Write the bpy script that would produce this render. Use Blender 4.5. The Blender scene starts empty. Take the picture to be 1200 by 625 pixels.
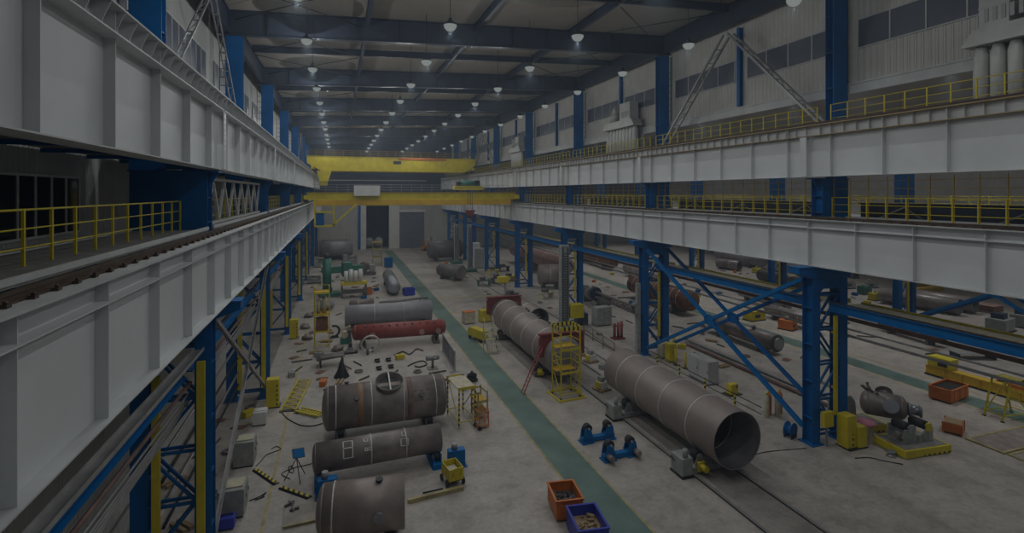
import bpy, bmesh, math, random
from mathutils import Vector, Matrix
random.seed(7)
SC = bpy.context.scene
COL = SC.collection
PI = math.pi

# ------------------------------------------------------------------ survey
# X runs across the hall, Y along it, Z up. The photographer stands on the
# lower crane walkway at the origin, eye 13.7 m above the floor.
EYE = 13.7
FPX = 610.0
YAW = math.atan(203 / FPX)
CY, SY = math.cos(YAW), math.sin(YAW)


def at(u, v, z=0.0):
    """Survey point: where the sight line (u, v) meets the level z."""
    d = (EYE - z) * FPX / (v - 226.0)
    x = (u - 600) * d / FPX
    return (x * CY + d * SY, -x * SY + d * CY)


# ------------------------------------------------------------------ materials
MATS = {}


def mat(name, col, rough=0.55, metal=0.0, var=0.12, scale=1.5, bump=0.0, bscale=30, emit=None, es=0.0, col2=None, stretch=None):
    m = bpy.data.materials.new(name)
    m.use_nodes = True
    nt = m.node_tree
    N, L = nt.nodes, nt.links
    b = N['Principled BSDF']
    b.inputs['Roughness'].default_value = rough
    b.inputs['Metallic'].default_value = metal
    tc = N.new('ShaderNodeTexCoord')
    src = tc.outputs['Object']
    if stretch:
        mp = N.new('ShaderNodeMapping')
        mp.inputs['Scale'].default_value = stretch
        L.new(src, mp.inputs['Vector'])
        src = mp.outputs['Vector']
    no = N.new('ShaderNodeTexNoise')
    no.inputs['Scale'].default_value = scale
    no.inputs['Detail'].default_value = 5
    no.inputs['Roughness'].default_value = 0.6
    L.new(src, no.inputs['Vector'])
    rp = N.new('ShaderNodeValToRGB')
    c2 = col2 or tuple(max(0, c * (1 - 2.2 * var)) for c in col)
    c1 = tuple(min(1, c * (1 + var)) for c in col)
    rp.color_ramp.elements[0].position = 0.3
    rp.color_ramp.elements[1].position = 0.7
    rp.color_ramp.elements[0].color = (*c2, 1)
    rp.color_ramp.elements[1].color = (*c1, 1)
    L.new(no.outputs['Fac'], rp.inputs['Fac'])
    L.new(rp.outputs['Color'], b.inputs['Base Color'])
    if bump:
        n2 = N.new('ShaderNodeTexNoise')
        n2.inputs['Scale'].default_value = bscale
        L.new(src, n2.inputs['Vector'])
        bp = N.new('ShaderNodeBump')
        bp.inputs['Strength'].default_value = bump
        bp.inputs['Distance'].default_value = 0.02
        L.new(n2.outputs['Fac'], bp.inputs['Height'])
        L.new(bp.outputs['Normal'], b.inputs['Normal'])
    if emit:
        b.inputs['Emission Color'].default_value = (*emit, 1)
        b.inputs['Emission Strength'].default_value = es
    MATS[name] = m
    return m


def stripes(name, a, c, axis, freq, duty=0.5, rough=0.5, diag=0.0):
    """Two colours in hard bands along one object axis (hazard paint)."""
    m = bpy.data.materials.new(name)
    m.use_nodes = True
    nt = m.node_tree
    N, L = nt.nodes, nt.links
    b = N['Principled BSDF']
    b.inputs['Roughness'].default_value = rough
    tc = N.new('ShaderNodeTexCoord')
    sp = N.new('ShaderNodeSeparateXYZ')
    L.new(tc.outputs['Object'], sp.inputs[0])
    val = sp.outputs[axis]
    if diag:
        ad = N.new('ShaderNodeMath'); ad.operation = 'MULTIPLY_ADD'
        L.new(sp.outputs[(axis + 1) % 3], ad.inputs[0])
        ad.inputs[1].default_value = diag
        L.new(val, ad.inputs[2])
        val = ad.outputs[0]
    mu = N.new('ShaderNodeMath'); mu.operation = 'MULTIPLY'; mu.inputs[1].default_value = freq
    fr = N.new('ShaderNodeMath'); fr.operation = 'FRACT'
    gt = N.new('ShaderNodeMath'); gt.operation = 'GREATER_THAN'; gt.inputs[1].default_value = duty
    L.new(val, mu.inputs[0]); L.new(mu.outputs[0], fr.inputs[0]); L.new(fr.outputs[0], gt.inputs[0])
    mx = N.new('ShaderNodeMix'); mx.data_type = 'RGBA'
    mx.inputs[6].default_value = (*a, 1); mx.inputs[7].default_value = (*c, 1)
    L.new(gt.outputs[0], mx.inputs[0])
    L.new(mx.outputs[2], b.inputs['Base Color'])
    MATS[name] = m
    return m


def ribbed(name, col, axis, period, rough=0.55, var=0.06):
    """Profiled sheet: ribs across one axis, as bump plus weathering."""
    m = mat(name, col, rough, 0.0, var, 0.6)
    nt = m.node_tree
    N, L = nt.nodes, nt.links
    b = N['Principled BSDF']
    tc = N.new('ShaderNodeTexCoord')
    sp = N.new('ShaderNodeSeparateXYZ'); L.new(tc.outputs['Object'], sp.inputs[0])
    mu = N.new('ShaderNodeMath'); mu.operation = 'MULTIPLY'; mu.inputs[1].default_value = 1 / period
    fr = N.new('ShaderNodeMath'); fr.operation = 'PINGPONG'; fr.inputs[1].default_value = 0.5
    L.new(sp.outputs[axis], mu.inputs[0]); L.new(mu.outputs[0], fr.inputs[0])
    mr = N.new('ShaderNodeMapRange'); mr.inputs[1].default_value = 0.28; mr.inputs[2].default_value = 0.36
    L.new(fr.outputs[0], mr.inputs[0])
    bp = N.new('ShaderNodeBump'); bp.inputs['Strength'].default_value = 0.8; bp.inputs['Distance'].default_value = 0.05
    L.new(mr.outputs[0], bp.inputs['Height']); L.new(bp.outputs['Normal'], b.inputs['Normal'])
    return m


mat('concrete', (.44, .397, .36), .5, 0, .10, .35, .05, 8)
def weather_floor(m):
    """Fine speckle, tyre scuffs and a dirtier strip inside the rail track."""
    nt = m.node_tree
    N, L = nt.nodes, nt.links
    b = N['Principled BSDF']
    src = b.inputs['Base Color'].links[0].from_socket
    tc = N.new('ShaderNodeTexCoord')
    col = src
    for scale, lo, hi, p0, p1, det in ((4.5, .84, 1.06, .35, .6, 8), (.9, .80, 1.0, .40, .52, 9)):
        n = N.new('ShaderNodeTexNoise'); n.inputs['Scale'].default_value = scale; n.inputs['Detail'].default_value = det; n.inputs['Roughness'].default_value = .7
        L.new(tc.outputs['Object'], n.inputs['Vector'])
        r = N.new('ShaderNodeMapRange'); r.inputs[1].default_value = p0; r.inputs[2].default_value = p1; r.inputs[3].default_value = lo; r.inputs[4].default_value = hi
        L.new(n.outputs['Fac'], r.inputs[0])
        x = N.new('ShaderNodeMix'); x.data_type = 'RGBA'; x.blend_type = 'MULTIPLY'; x.inputs[0].default_value = 1
        L.new(col, x.inputs[6]); L.new(r.outputs[0], x.inputs[7]); col = x.outputs[2]
    sp = N.new('ShaderNodeSeparateXYZ'); L.new(tc.outputs['Object'], sp.inputs[0])
    d = N.new('ShaderNodeMath'); d.operation = 'SUBTRACT'; d.inputs[1].default_value = 17.5; L.new(sp.outputs[0], d.inputs[0])
    a = N.new('ShaderNodeMath'); a.operation = 'ABSOLUTE'; L.new(d.outputs[0], a.inputs[0])
    r = N.new('ShaderNodeMapRange'); r.inputs[1].default_value = 1.0; r.inputs[2].default_value = 1.5; r.inputs[3].default_value = .78; r.inputs[4].default_value = 1
    L.new(a.outputs[0], r.inputs[0])
    x = N.new('ShaderNodeMix'); x.data_type = 'RGBA'; x.blend_type = 'MULTIPLY'; x.inputs[0].default_value = 1
    L.new(col, x.inputs[6]); L.new(r.outputs[0], x.inputs[7])
    L.new(x.outputs[2], b.inputs['Base Color'])


weather_floor(MATS['concrete'])
mat('green_paint', (.125, .20, .175), .45, 0, .14, .5)
mat('line_yellow', (.42, .35, .17), .55, 0, .18, 2)
mat('girder_grey', (.64, .65, .655), .45, 0, .04, .5)
mat('flange_grey', (.52, .53, .525), .5, 0, .08, 1)
mat('primer_edge', (.42, .31, .16), .55, 0, .12, 1.5)
mat('deck_grey', (.24, .235, .22), .7, 0, .12, 2.5)
mat('blue', (.001, .112, .34), .42, 0, .10, .8)
mat('blue_bright', (.002, .14, .39), .4, 0, .08, 1.5)
for n_ in ('blue', 'blue_bright'):
    MATS[n_].node_tree.nodes['Principled BSDF'].inputs['Specular IOR Level'].default_value = .2
mat('navy', (.034, .045, .075), .5, 0, .08, .6)
mat('ceiling_sheet', (.34, .305, .265), .7, 0, .06, .25)
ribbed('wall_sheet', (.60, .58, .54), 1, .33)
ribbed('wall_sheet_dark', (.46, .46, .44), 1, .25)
ribbed('end_sheet', (.46, .455, .43), 0, .5)
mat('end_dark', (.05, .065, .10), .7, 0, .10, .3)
mat('white_paint', (.62, .62, .60), .5, 0, .05, 1)
mat('glass_dark', (.12, .13, .165), .3, 0, .10, .4)
mat('glass_black', (.02, .018, .017), .1, 0, .10, .4)
mat('yellow', (.62, .50, .02), .45, 0, .08, 1.2)
mat('yellow_deep', (.60, .37, .02), .5, 0, .10, .6)
mat('rail_brown', (.10, .065, .045), .5, .4, .25, 4)
mat('rust', (.22, .105, .06), .75, .1, .25, 2.5, .15, 20)
mat('steel_brown', (.275, .228, .212), .45, .15, .08, .8, .05, 12)
mat('steel_bore', (.13, .12, .125), .6, .1, .2, 1.2)
mat('steel_dark', (.13, .118, .115), .45, .15, .2, 1.3, .08, 10, col2=(.10, .09, .09))
mat('steel_scale', (.27, .228, .21), .4, .1, .2, .9, .08, 12, col2=(.135, .115, .113))
mat('steel_warm', (.33, .27, .245), .42, .1, .15, .8, .06, 12, col2=(.20, .165, .155))
mat('steel_bluish', (.27, .262, .285), .42, .15, .1, .8)
mat('steel_silver', (.34, .35, .38), .35, .6, .12, 1.5)
mat('red_primer', (.33, .075, .06), .55, 0, .14, 1)
mat('maroon', (.20, .035, .035), .6, 0, .15, 1.5)
mat('weld', (.66, .62, .58), .45, .3, .1, 4)
mat('chalk', (.60, .60, .58), .8, 0, .1, 4)
mat('black', (.018, .018, .02), .5, 0, .15, 3)
mat('rubber', (.03, .03, .034), .7, 0, .15, 4)
mat('machine_green', (.04, .17, .125), .5, 0, .12, 1)
mat('machine_grey', (.33, .345, .33), .5, .1, .15, 2)
mat('cabinet_grey', (.42, .425, .42), .5, 0, .06, 1)
mat('ivory', (.55, .50, .36), .6, 0, .15, 3)
mat('orange', (.62, .17, .03), .5, 0, .12, 1.5)
mat('wood', (.36, .25, .14), .7, 0, .2, 3, stretch=(1, 8, 1))
mat('royal', (.03, .05, .42), .45, 0, .1, 1)
mat('duct', (.50, .50, .48), .45, .1, .06, 1.5)
mat('pipe_grey', (.36, .35, .35), .45, .3, .12, 1.5)
mat('pipe_rust', (.20, .12, .10), .6, .2, .2, 1.5)
mat('mat_top', (.30, .25, .225), .85, 0, .15, 2.2)
mat('plate_steel', (.34, .30, .26), .6, .1, .15, 1.5)
mat('scrap', (.12, .10, .10), .6, .3, .4, 7)
mat('pale_pink', (.42, .26, .23), .6, 0, .12, 1)
mat('pink', (.55, .20, .28), .6, 0, .1, 2)
lm = mat('lamp_white', (.03, .03, .03))
en = lm.node_tree.nodes.new('ShaderNodeEmission')
en.inputs[0].default_value = (.90, 1.0, .96, 1)
en.inputs[1].default_value = .6
lm.node_tree.links.new(en.outputs[0], lm.node_tree.nodes['Material Output'].inputs['Surface'])
mat('lamp_grey', (.06, .065, .07), .5, .2, .05, 2)
stripes('hazard_z', (.70, .55, .02), (.02, .02, .02), 2, 3.4)
stripes('hazard_x', (.62, .50, .03), (.03, .03, .03), 0, 3.0, .55, .5, .8)
M = MATS


# ------------------------------------------------------------------ mesh builder
class MB:
    def __init__(self):
        self.v, self.f, self.s = [], [], []

    def _add(self, vs, fs, smooth=False):
        o = len(self.v)
        self.v += [tuple(p) for p in vs]
        self.f += [tuple(i + o for i in q) for q in fs]
        self.s += [smooth] * len(fs) if isinstance(smooth, bool) else smooth
        return self

    def box(self, x0, x1, y0, y1, z0, z1):
        x0, x1 = min(x0, x1), max(x0, x1)
        y0, y1 = min(y0, y1), max(y0, y1)
        vs = [(x, y, z) for z in (z0, z1) for y in (y0, y1) for x in (x0, x1)]
        return self._add(vs, [(0, 2, 3, 1), (4, 5, 7, 6), (0, 1, 5, 4), (2, 6, 7, 3), (0, 4, 6, 2), (1, 3, 7, 5)])

    def frust(self, cx, cy, z0, z1, a0, b0, a1, b1):
        vs = [(cx + sx * a, cy + sy * b, z) for z, a, b in ((z0, a0, b0), (z1, a1, b1)) for sy in (-1, 1) for sx in (-1, 1)]
        return self._add(vs, [(0, 2, 3, 1), (4, 5, 7, 6), (0, 1, 5, 4), (2, 6, 7, 3), (0, 4, 6, 2), (1, 3, 7, 5)])

    def bar(self, p, q, w, h=None, up=(0, 0, 1)):
        h = h or w
        p, q = Vector(p), Vector(q)
        d = (q - p).normalized()
        u = Vector(up)
        if abs(d.dot(u)) > .98:
            u = Vector((0, 1, 0))
        a = d.cross(u).normalized()
        b = a.cross(d).normalized()
        vs = []
        for c in (p, q):
            for sb in (-1, 1):
                for sa in (-1, 1):
                    vs.append(c + a * sa * w / 2 + b * sb * h / 2)
        return self._add(vs, [(0, 2, 3, 1), (4, 5, 7, 6), (0, 1, 5, 4), (2, 6, 7, 3), (0, 4, 6, 2), (1, 3, 7, 5)])

    def lathe(self, p, ax, prof, n=24, closed=False):
        """prof: (distance along ax, radius); closed joins last ring to first."""
        p, d = Vector(p), Vector(ax).normalized()
        u = Vector((0, 0, 1)) if abs(d.z) < .9 else Vector((1, 0, 0))
        a = d.cross(u).normalized()
        b = a.cross(d)
        vs, fs = [], []
        for t, r in prof:
            for i in range(n):
                w = 2 * PI * i / n
                vs.append(p + d * t + (a * math.cos(w) + b * math.sin(w)) * max(r, 1e-4))
        m = len(prof)
        for k in range(m if closed else m - 1):
            k2 = (k + 1) % m
            for i in range(n):
                j = (i + 1) % n
                fs.append((k * n + i, k * n + j, k2 * n + j, k2 * n + i))
        sm = [True] * len(fs)
        if not closed:
            fs.append(tuple(range(n))[::-1]); fs.append(tuple((m - 1) * n + i for i in range(n)))
            sm += [False, False]
        return self._add(vs, fs, sm)

    def rod(self, p, q, r, n=10, r2=None):
        p, q = Vector(p), Vector(q)
        return self.lathe(p, q - p, [(0, r), ((q - p).length, r if r2 is None else r2)], n)

    def tube(self, p, q, ro, ri, n=40):
        p, q = Vector(p), Vector(q)
        l = (q - p).length
        e = min(.004, (ro - ri) * .2)
        return self.lathe(p, q - p, [(0, ri), (0, ro - e), (e, ro), (l - e, ro), (l, ro - e), (l, ri)], n, True)

    def ring(self, c, ax, R, r, n=32, m=8):
        prof = [(r * math.sin(2 * PI * k / m), R + r * math.cos(2 * PI * k / m)) for k in range(m)]
        return self.lathe(c, ax, prof, n, True)

    def path(self, pts, r, n=6):
        for a, b in zip(pts[:-1], pts[1:]):
            self.rod(a, b, r, n)
        return self

    def prism(self, poly, plane, a, b):
        def P(u, v, w):
            return {'xz': (u, w, v), 'yz': (w, u, v), 'xy': (u, v, w)}[plane]
        n = len(poly)
        vs = [P(u, v, a) for u, v in poly] + [P(u, v, b) for u, v in poly]
        fs = [tuple(range(n))[::-1], tuple(range(n, 2 * n))] + [(i, (i + 1) % n, n + (i + 1) % n, n + i) for i in range(n)]
        return self._add(vs, fs)

    def hbeam(self, p, q, w, d, t=.03, up=(0, 0, 1)):
        """I-section: flanges w wide, d deep."""
        p, q, u = Vector(p), Vector(q), Vector(up)
        ax = (q - p).normalized()
        u = (u - ax * ax.dot(u)).normalized()
        o = u * (d / 2 - t / 2)
        self.bar(p + o, q + o, w, t, u); self.bar(p - o, q - o, w, t, u)
        self.bar(p, q, t * .8, d - 2 * t, u)
        return self

    def build(self, name, m, parent=None, loc=None, smooth=None, bevel=0.0):
        me = bpy.data.meshes.new(name)
        me.from_pydata(self.v, [], self.f)
        me.polygons.foreach_set('use_smooth', [bool(s) for s in self.s])
        bm = bmesh.new(); bm.from_mesh(me)
        bmesh.ops.recalc_face_normals(bm, faces=bm.faces)
        bm.to_mesh(me); bm.free()
        me.materials.append(M[m] if isinstance(m, str) else m)
        o = bpy.data.objects.new(name, me)
        COL.objects.link(o)
        if parent is not None:
            o.parent = parent
        if loc:
            o.location = loc
        if bevel:
            md = o.modifiers.new('edge', 'BEVEL'); md.width = bevel; md.segments = 2; md.limit_method = 'ANGLE'
        return o


def tag(o, label=None, cat=None, group=None, kind=None):
    if label: o['label'] = label
    if cat: o['category'] = cat
    if group: o['group'] = group
    if kind: o['kind'] = kind
    return o


def T(name, label, cat, loc=(0, 0, 0), rz=0.0, group=None):
    o = bpy.data.objects.new(name, None)
    o.empty_display_size = .3
    COL.objects.link(o)
    o.location = loc
    o.rotation_euler = (0, 0, rz)
    return tag(o, label, cat, group, 'thing')


KIDS = {}


def dup(root, loc=None, rz=None, label=None, group=None):
    def cp(o, par):
        c = o.copy(); COL.objects.link(c)
        if par is not None:
            c.parent = par
        for ch in o.children:
            cp(ch, c)
        return c
    c = cp(root, None)
    if loc is not None: c.location = loc
    if rz is not None: c.rotation_euler = (0, 0, rz)
    if label: c['label'] = label
    if group: c['group'] = group
    return c


def single(name, mb, m, label, cat, loc=None, group=None, bevel=0.0):
    return tag(mb.build(name, m, None, loc, bevel=bevel), label, cat, group, 'thing')


def struct(name, mb, m):
    return tag(mb.build(name, m), kind='structure')


def lab(o, text):
    o['label'] = text
    return o


ORD = ['first', 'second', 'third', 'fourth', 'fifth', 'sixth', 'seventh', 'eighth', 'ninth', 'tenth', 'eleventh', 'twelfth', 'thirteenth', 'fourteenth', 'fifteenth']
BAY = 16.5
Y1 = 21.9
COLY = [Y1 + BAY * k for k in range(7)]
YEND = 131.0


def rise(x):
    return 25.75 + (x + 6.3) * .043


# ------------------------------------------------------------------ the room
floor = struct('floor', MB().box(-8.3, 92, -6, 140, -.3, 0), 'concrete')
ce = MB().prism([(-8.3, rise(-8.3)), (27.6, rise(27.6)), (27.6, rise(27.6) + .25), (-8.3, rise(-8.3) + .25)], 'xz', -4, YEND)
struct('ceiling', ce, 'ceiling_sheet')
struct('ceiling_neighbour', MB().prism([(27.7, 27.2), (90, 26), (90, 26.2), (27.7, 27.4)], 'xz', -4, YEND), 'ceiling_sheet')
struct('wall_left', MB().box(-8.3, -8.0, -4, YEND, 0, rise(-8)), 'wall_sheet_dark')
struct('wall_right', MB().box(27.35, 27.6, -4, YEND, 19.8, rise(27.5)), 'wall_sheet')
struct('trim_1', MB().box(27.1, 27.34, -4, YEND, 19.22, 19.72).box(27.05, 27.36, -4, YEND, 19.72, 19.82), 'flange_grey')
struct('wall_side', MB().box(90, 90.3, -4, YEND, 0, 26), 'wall_sheet')
# far end wall: light lower cladding with openings, dark above
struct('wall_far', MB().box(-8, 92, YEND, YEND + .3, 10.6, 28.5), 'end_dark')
w = MB()
w.box(-8, 4.4, YEND - .15, YEND + .1, 0, 10.6)
w.box(20.4, 24.2, YEND - .15, YEND + .1, 0, 10.6)
w.box(14.2, 20.4, YEND - .15, YEND + .1, 9.0, 10.6)
w.box(24.2, 92, YEND - .15, YEND + .1, 0, 10.6)
struct('wall_end', w, 'end_sheet')
struct('trim_2', MB().box(5.0, 6.3, YEND - .4, YEND + .1, 0, 10.6).box(11.7, 14.2, YEND - .4, YEND + .1, 0, 10.6), 'white_paint')
struct('trim_4', MB().box(4.4, 5.0, YEND - .45, YEND + .1, 0, 10.6), 'blue')
struct('trim_3', MB().box(13.9, 20.7, YEND - .5, YEND - .16, 8.9, 9.5), 'white_paint')
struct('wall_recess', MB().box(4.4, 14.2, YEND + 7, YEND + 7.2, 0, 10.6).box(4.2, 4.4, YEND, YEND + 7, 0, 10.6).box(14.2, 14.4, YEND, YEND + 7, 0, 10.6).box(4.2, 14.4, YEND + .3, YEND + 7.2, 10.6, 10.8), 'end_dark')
d = MB()
for k in range(22):
    z = k * .41
    d.prism([(YEND - .2, z), (YEND - .27, z + .1), (YEND - .27, z + .31), (YEND - .2, z + .41)], 'yz', 14.2, 20.4)
door = struct('door_1', d, mat('shutter', (.16, .17, .20), .45, .2, .06, 1))
MB().box(14.05, 14.2, YEND - .32, YEND - .16, 0, 9).box(20.4, 20.55, YEND - .32, YEND - .16, 0, 9).build('door_frame', 'white_paint', door)

# painted floor
struct('floor_marking_1', MB().box(10.2, 12.0, -5, 126, 0, .006), 'green_paint')
struct('floor_marking_2', MB().box(10.08, 10.2, -5, 126, 0, .007).box(12.0, 12.12, -5, 126, 0, .007), 'line_yellow')
struct('floor_marking_3', MB().box(12.12, 22.5, 66.2, 66.7, 0, .006).box(12.12, 22.5, 58.2, 58.6, 0, .006), 'line_yellow')
struct('floor_marking_4', MB().box(38.6, 40.4, -5, 126, 0, .006), 'green_paint')
struct('floor_marking_5', MB().box(38.48, 38.6, -5, 126, 0, .007).box(41.2, 41.36, -5, 126, 0, .007), 'line_yellow')
struct('floor_marking_6', MB().box(-3.05, -2.9, 10, 60, 0, .006), 'line_yellow')


def window(n, x, y0, y1, z0, z1, panes, glass, face=-1):
    """A strip of panes set on a wall in the plane x; face is the side it looks to."""
    f = MB()
    g = x + face * .06
    fr = .07
    f.box(x, g + face * .03, y0, y1, z0 - fr, z0).box(x, g + face * .03, y0, y1, z1, z1 + fr)
    for i in range(panes + 1):
        y = y0 + (y1 - y0) * i / panes
        f.box(x, g + face * .03, y - fr / 2, y + fr / 2, z0, z1)
    o = struct('window_%d' % n, f, 'flange_grey' if face < 0 else 'white_paint')
    for i in range(panes):
        a = y0 + (y1 - y0) * i / panes + fr / 2
        b = y0 + (y1 - y0) * (i + 1) / panes - fr / 2
        MB().box(x + face * .02, g, a, b, z0, z1).build('pane', glass, o)


wn = 1
for k in range(-1, 13):
    a = Y1 + 8.25 * k + .6
    if a > 118: break
    window(wn, 27.35, a, a + 7.05, 21.75, 23.25, 4, 'glass_dark'); wn += 1
window(wn, -8.0, 5.0, 20.3, 12.5, 14.15, 18, 'glass_black', 1); wn += 1
for k in range(3):
    a = Y1 + BAY * k + 1.2
    window(wn, -8.0, a, a + 14, 19.5, 22.5, 12, 'glass_dark', 1); wn += 1

# ------------------------------------------------------------------ steel frame
SIDE = {'tank': 'on the tank side', 'pipe': 'on the open-pipe side'}


def steel_column(side, far_row=False):
    """Built at its foot with x growing outwards from the hall; side sign s."""
    s = -1 if side == 'tank' else 1
    r = T('steel_column', '', 'column')
    X = lambda v: s * v
    w0 = 2.0
    for x0 in (0, w0):
        l = MB()
        for y in (-.33, .30):
            l.box(X(x0), X(x0 + .55), y, y + .03, .06, 9.0)
        l.box(X(x0 + .262), X(x0 + .288), -.30, .30, .06, 9.0)
        for z in (1.4, 3.4, 5.4, 7.4):
            l.box(X(x0 + .02), X(x0 + .53), -.29, .29, z, z + .025)
        l.build('leg', 'blue', r)
        MB().box(X(x0 - .15), X(x0 + .7), -.48, .48, 0, .06).build('base_plate', 'blue', r)
    lc = MB()
    zs = [.5, 2.4, 4.3, 6.2, 8.1]
    for yy in (-.2, .2):
        for i, z in enumerate(zs):
            lc.bar((X(.5), yy, z), (X(w0 + .05), yy, z), .1, .1)
            if i < 4:
                a, b = ((.5, w0 + .05) if i % 2 else (w0 + .05, .5))
                lc.bar((X(a), yy, z), (X(b), yy, zs[i + 1]), .1, .1)
    lc.build('lacing_frame', 'blue', r)
    cap = MB()
    cap.prism([(X(-.95), 9.35), (X(-.95), 9.68), (X(2.75), 9.68), (X(2.75), 9.02), (X(0), 9.02)], 'xz', -.34, .34)
    cap.box(X(-.98), X(2.8), -.42, .42, 9.64, 9.69)
    cap.prism([(X(.56), 9.01), (X(.56), 8.25), (X(.75), 8.45), (X(1.8), 8.45), (X(1.99), 8.25), (X(1.99), 9.01)], 'xz', -.33, .33)
    cap.build('cap_beam', 'blue', r)
    mid = MB()
    mi = .12 if side == 'tank' else .69
    for y in (-.36, .33):
        mid.box(X(mi), X(2.55), y, y + .03, 9.7, 14.44)
    mid.box(X(mi + .28), X(mi + .31), -.33, .33, 9.7, 14.44).box(X(1.6), X(1.63), -.33, .33, 9.7, 14.44)
    for z in (10.5, 12.6, 13.5):
        mid.box(X(mi + .02), X(2.5), -.33, .33, z, z + .025)
    mid.build('middle_shaft', 'blue', r)
    MB().box(X(mi - .35), X(2.6), -.4, .4, 14.44, 14.505).prism([(X(mi - .3), 14.44), (X(mi - .01), 14.44), (X(mi - .01), 13.95)], 'xz', -.03, .03).build('cap_plate', 'blue', r)
    up = MB()
    zt = rise(-6.3) - 1.75 if side == 'tank' else rise(25.9) - 1.7
    for y in (-.26, .23):
        up.box(X(1.6), X(2.6), y, y + .03, 14.51, zt)
    up.box(X(2.09), X(2.12), -.23, .23, 14.51, zt)
    for k in range(5):
        z = 15.5 + 2 * k
        up.box(X(1.62), X(2.58), -.22, .22, z, z + .025)
    up.build('upper_shaft', 'blue', r)
    ld = MB()
    for k in range(12):
        z = 18 + k * .55
        if z < zt - .3:
            ld.bar((X(2.62), .05, z), (X(3.0), .05, z), .04, .04)
    ld.bar((X(3.0), .05, 17.6), (X(3.0), .05, zt), .05, .05)
    ld.build('cable_ladder', 'navy', r)
    return r


FOOT = {'tank': -4.42, 'pipe': 24.3}
for side in ('tank', 'pipe'):
    pr = steel_column(side)
    for k, y in enumerate(COLY):
        o = pr if k == 0 else dup(pr)
        o.location = (FOOT[side], y, 0)
        o['label'] = 'tall blue steel column %s, %s from the camera' % (SIDE[side], ORD[k])
        o['group'] = 'blue steel columns %s' % SIDE[side]


def girder(level, side, near):
    s = -1 if side == 'tank' else 1
    X = lambda v: s * v
    r = T('crane_girder', '', 'crane girder')
    L = BAY - .02
    z0, z1 = (9.70, 12.24) if level == 'lower' else (14.54, 17.35)
    MB().box(X(.365), X(.385), 0, L, z0 + .03, z1 - .04).build('web', 'girder_grey', r)
    MB().box(X(0), X(.75), 0, L, z1 - .04, z1).build('top_flange', 'flange_grey' if level == 'lower' or side == 'tank' else 'primer_edge', r)
    MB().box(X(.08), X(.67), 0, L, z0, z0 + .03).build('bottom_flange', 'flange_grey', r)
    off = 0 if level == 'lower' else 1.375
    for i in range(6):
        y = .02 + off + 2.75 * i
        m = MB()
        m.box(X(.16), X(.364), y, y + .025, z0 + .03, z1 - .04)
        m.box(X(.386), X(.60), y, y + .025, z0 + .03, z1 - .04)
        m.build('stiffener', 'girder_grey', r)
    if level == 'lower':
        MB().box(X(.1), X(.364), .06, L - .05, z1 - .48, z1 - .455).build('web_shelf', 'girder_grey', r)
    else:
        MB().box(X(.0), X(.364), .06, L - .05, z1 - .60, z1 - .57).build('web_shelf', 'girder_grey' if side == 'tank' else 'primer_edge', r)
        br = MB()
        for i in range(24):
            y = .2 + i * (BAY - .2) / 24
            m = br if not near else MB()
            m.prism([(X(.03 if side == 'tank' else .2), z1 - .041), (X(.364), z1 - .041), (X(.364), z1 - .569), (X(.24), z1 - .569)], 'xz', y, y + .02)
            if near: m.build('bracket', 'girder_grey', r)
        if not near: br.build('bracket', 'girder_grey', r)
        sp = MB().box(X(.03), X(.05), .0, .42, z0 + .05, z1 - .62)
        for i in range(9):
            for j in (.1, .3):
                sp.box(X(.015), X(.03), j, j + .04, z0 + .3 + i * .2, z0 + .34 + i * .2)
        sp.build('splice_plate', 'girder_grey', r)
    ra = MB()
    ra.box(X(.33), X(.45), 0, L, z1 + .005, z1 + .03).box(X(.375), X(.405), 0, L, z1 + .03, z1 + .12).box(X(.35), X(.43), 0, L, z1 + .12, z1 + .165)
    ra.build('rail', 'rail_brown', r)
    if near and level == 'lower':
        for i in range(26):
            y = .2 + i * .63
            c = MB()
            for a, b in ((.24, .33), (.45, .54)):
                c.box(X(a), X(b), y, y + .11, z1 + .002, z1 + .05)
            c.box(X(.26), X(.52), y + .03, y + .08, z1 + .005, z1 + .022)
            c.rod((X(.28), y + .055, z1 + .05), (X(.28), y + .055, z1 + .09), .025, 6)
            c.build('rail_clip', 'rail_brown', r)
    return r


GX = {('lower', 'tank'): -3.68, ('lower', 'pipe'): 24.2, ('upper', 'tank'): -4.05, ('upper', 'pipe'): 24.2}
for level in ('lower', 'upper'):
    for side in ('tank', 'pipe'):
        prs = {True: girder(level, side, True), False: girder(level, side, False)}
        used = {True: False, False: False}
        for k in range(-1, 7):
            near = k < 5
            p = prs[near]
            o = p if not used[near] else dup(p)
            used[near] = True
            z = .01 if level == 'lower' else .01
            o.location = (GX[level, side], Y1 + BAY * k + .01, z)
            o['label'] = '%s grey plate crane girder %s, %s span from the camera' % (level, SIDE[side], ORD[k + 1])
            o['group'] = '%s crane girders %s' % (level, SIDE[side])
            if k == 6: o.scale = (1, .59, 1)

# roof girders
RG = 'main roof girders'
rg = None


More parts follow.
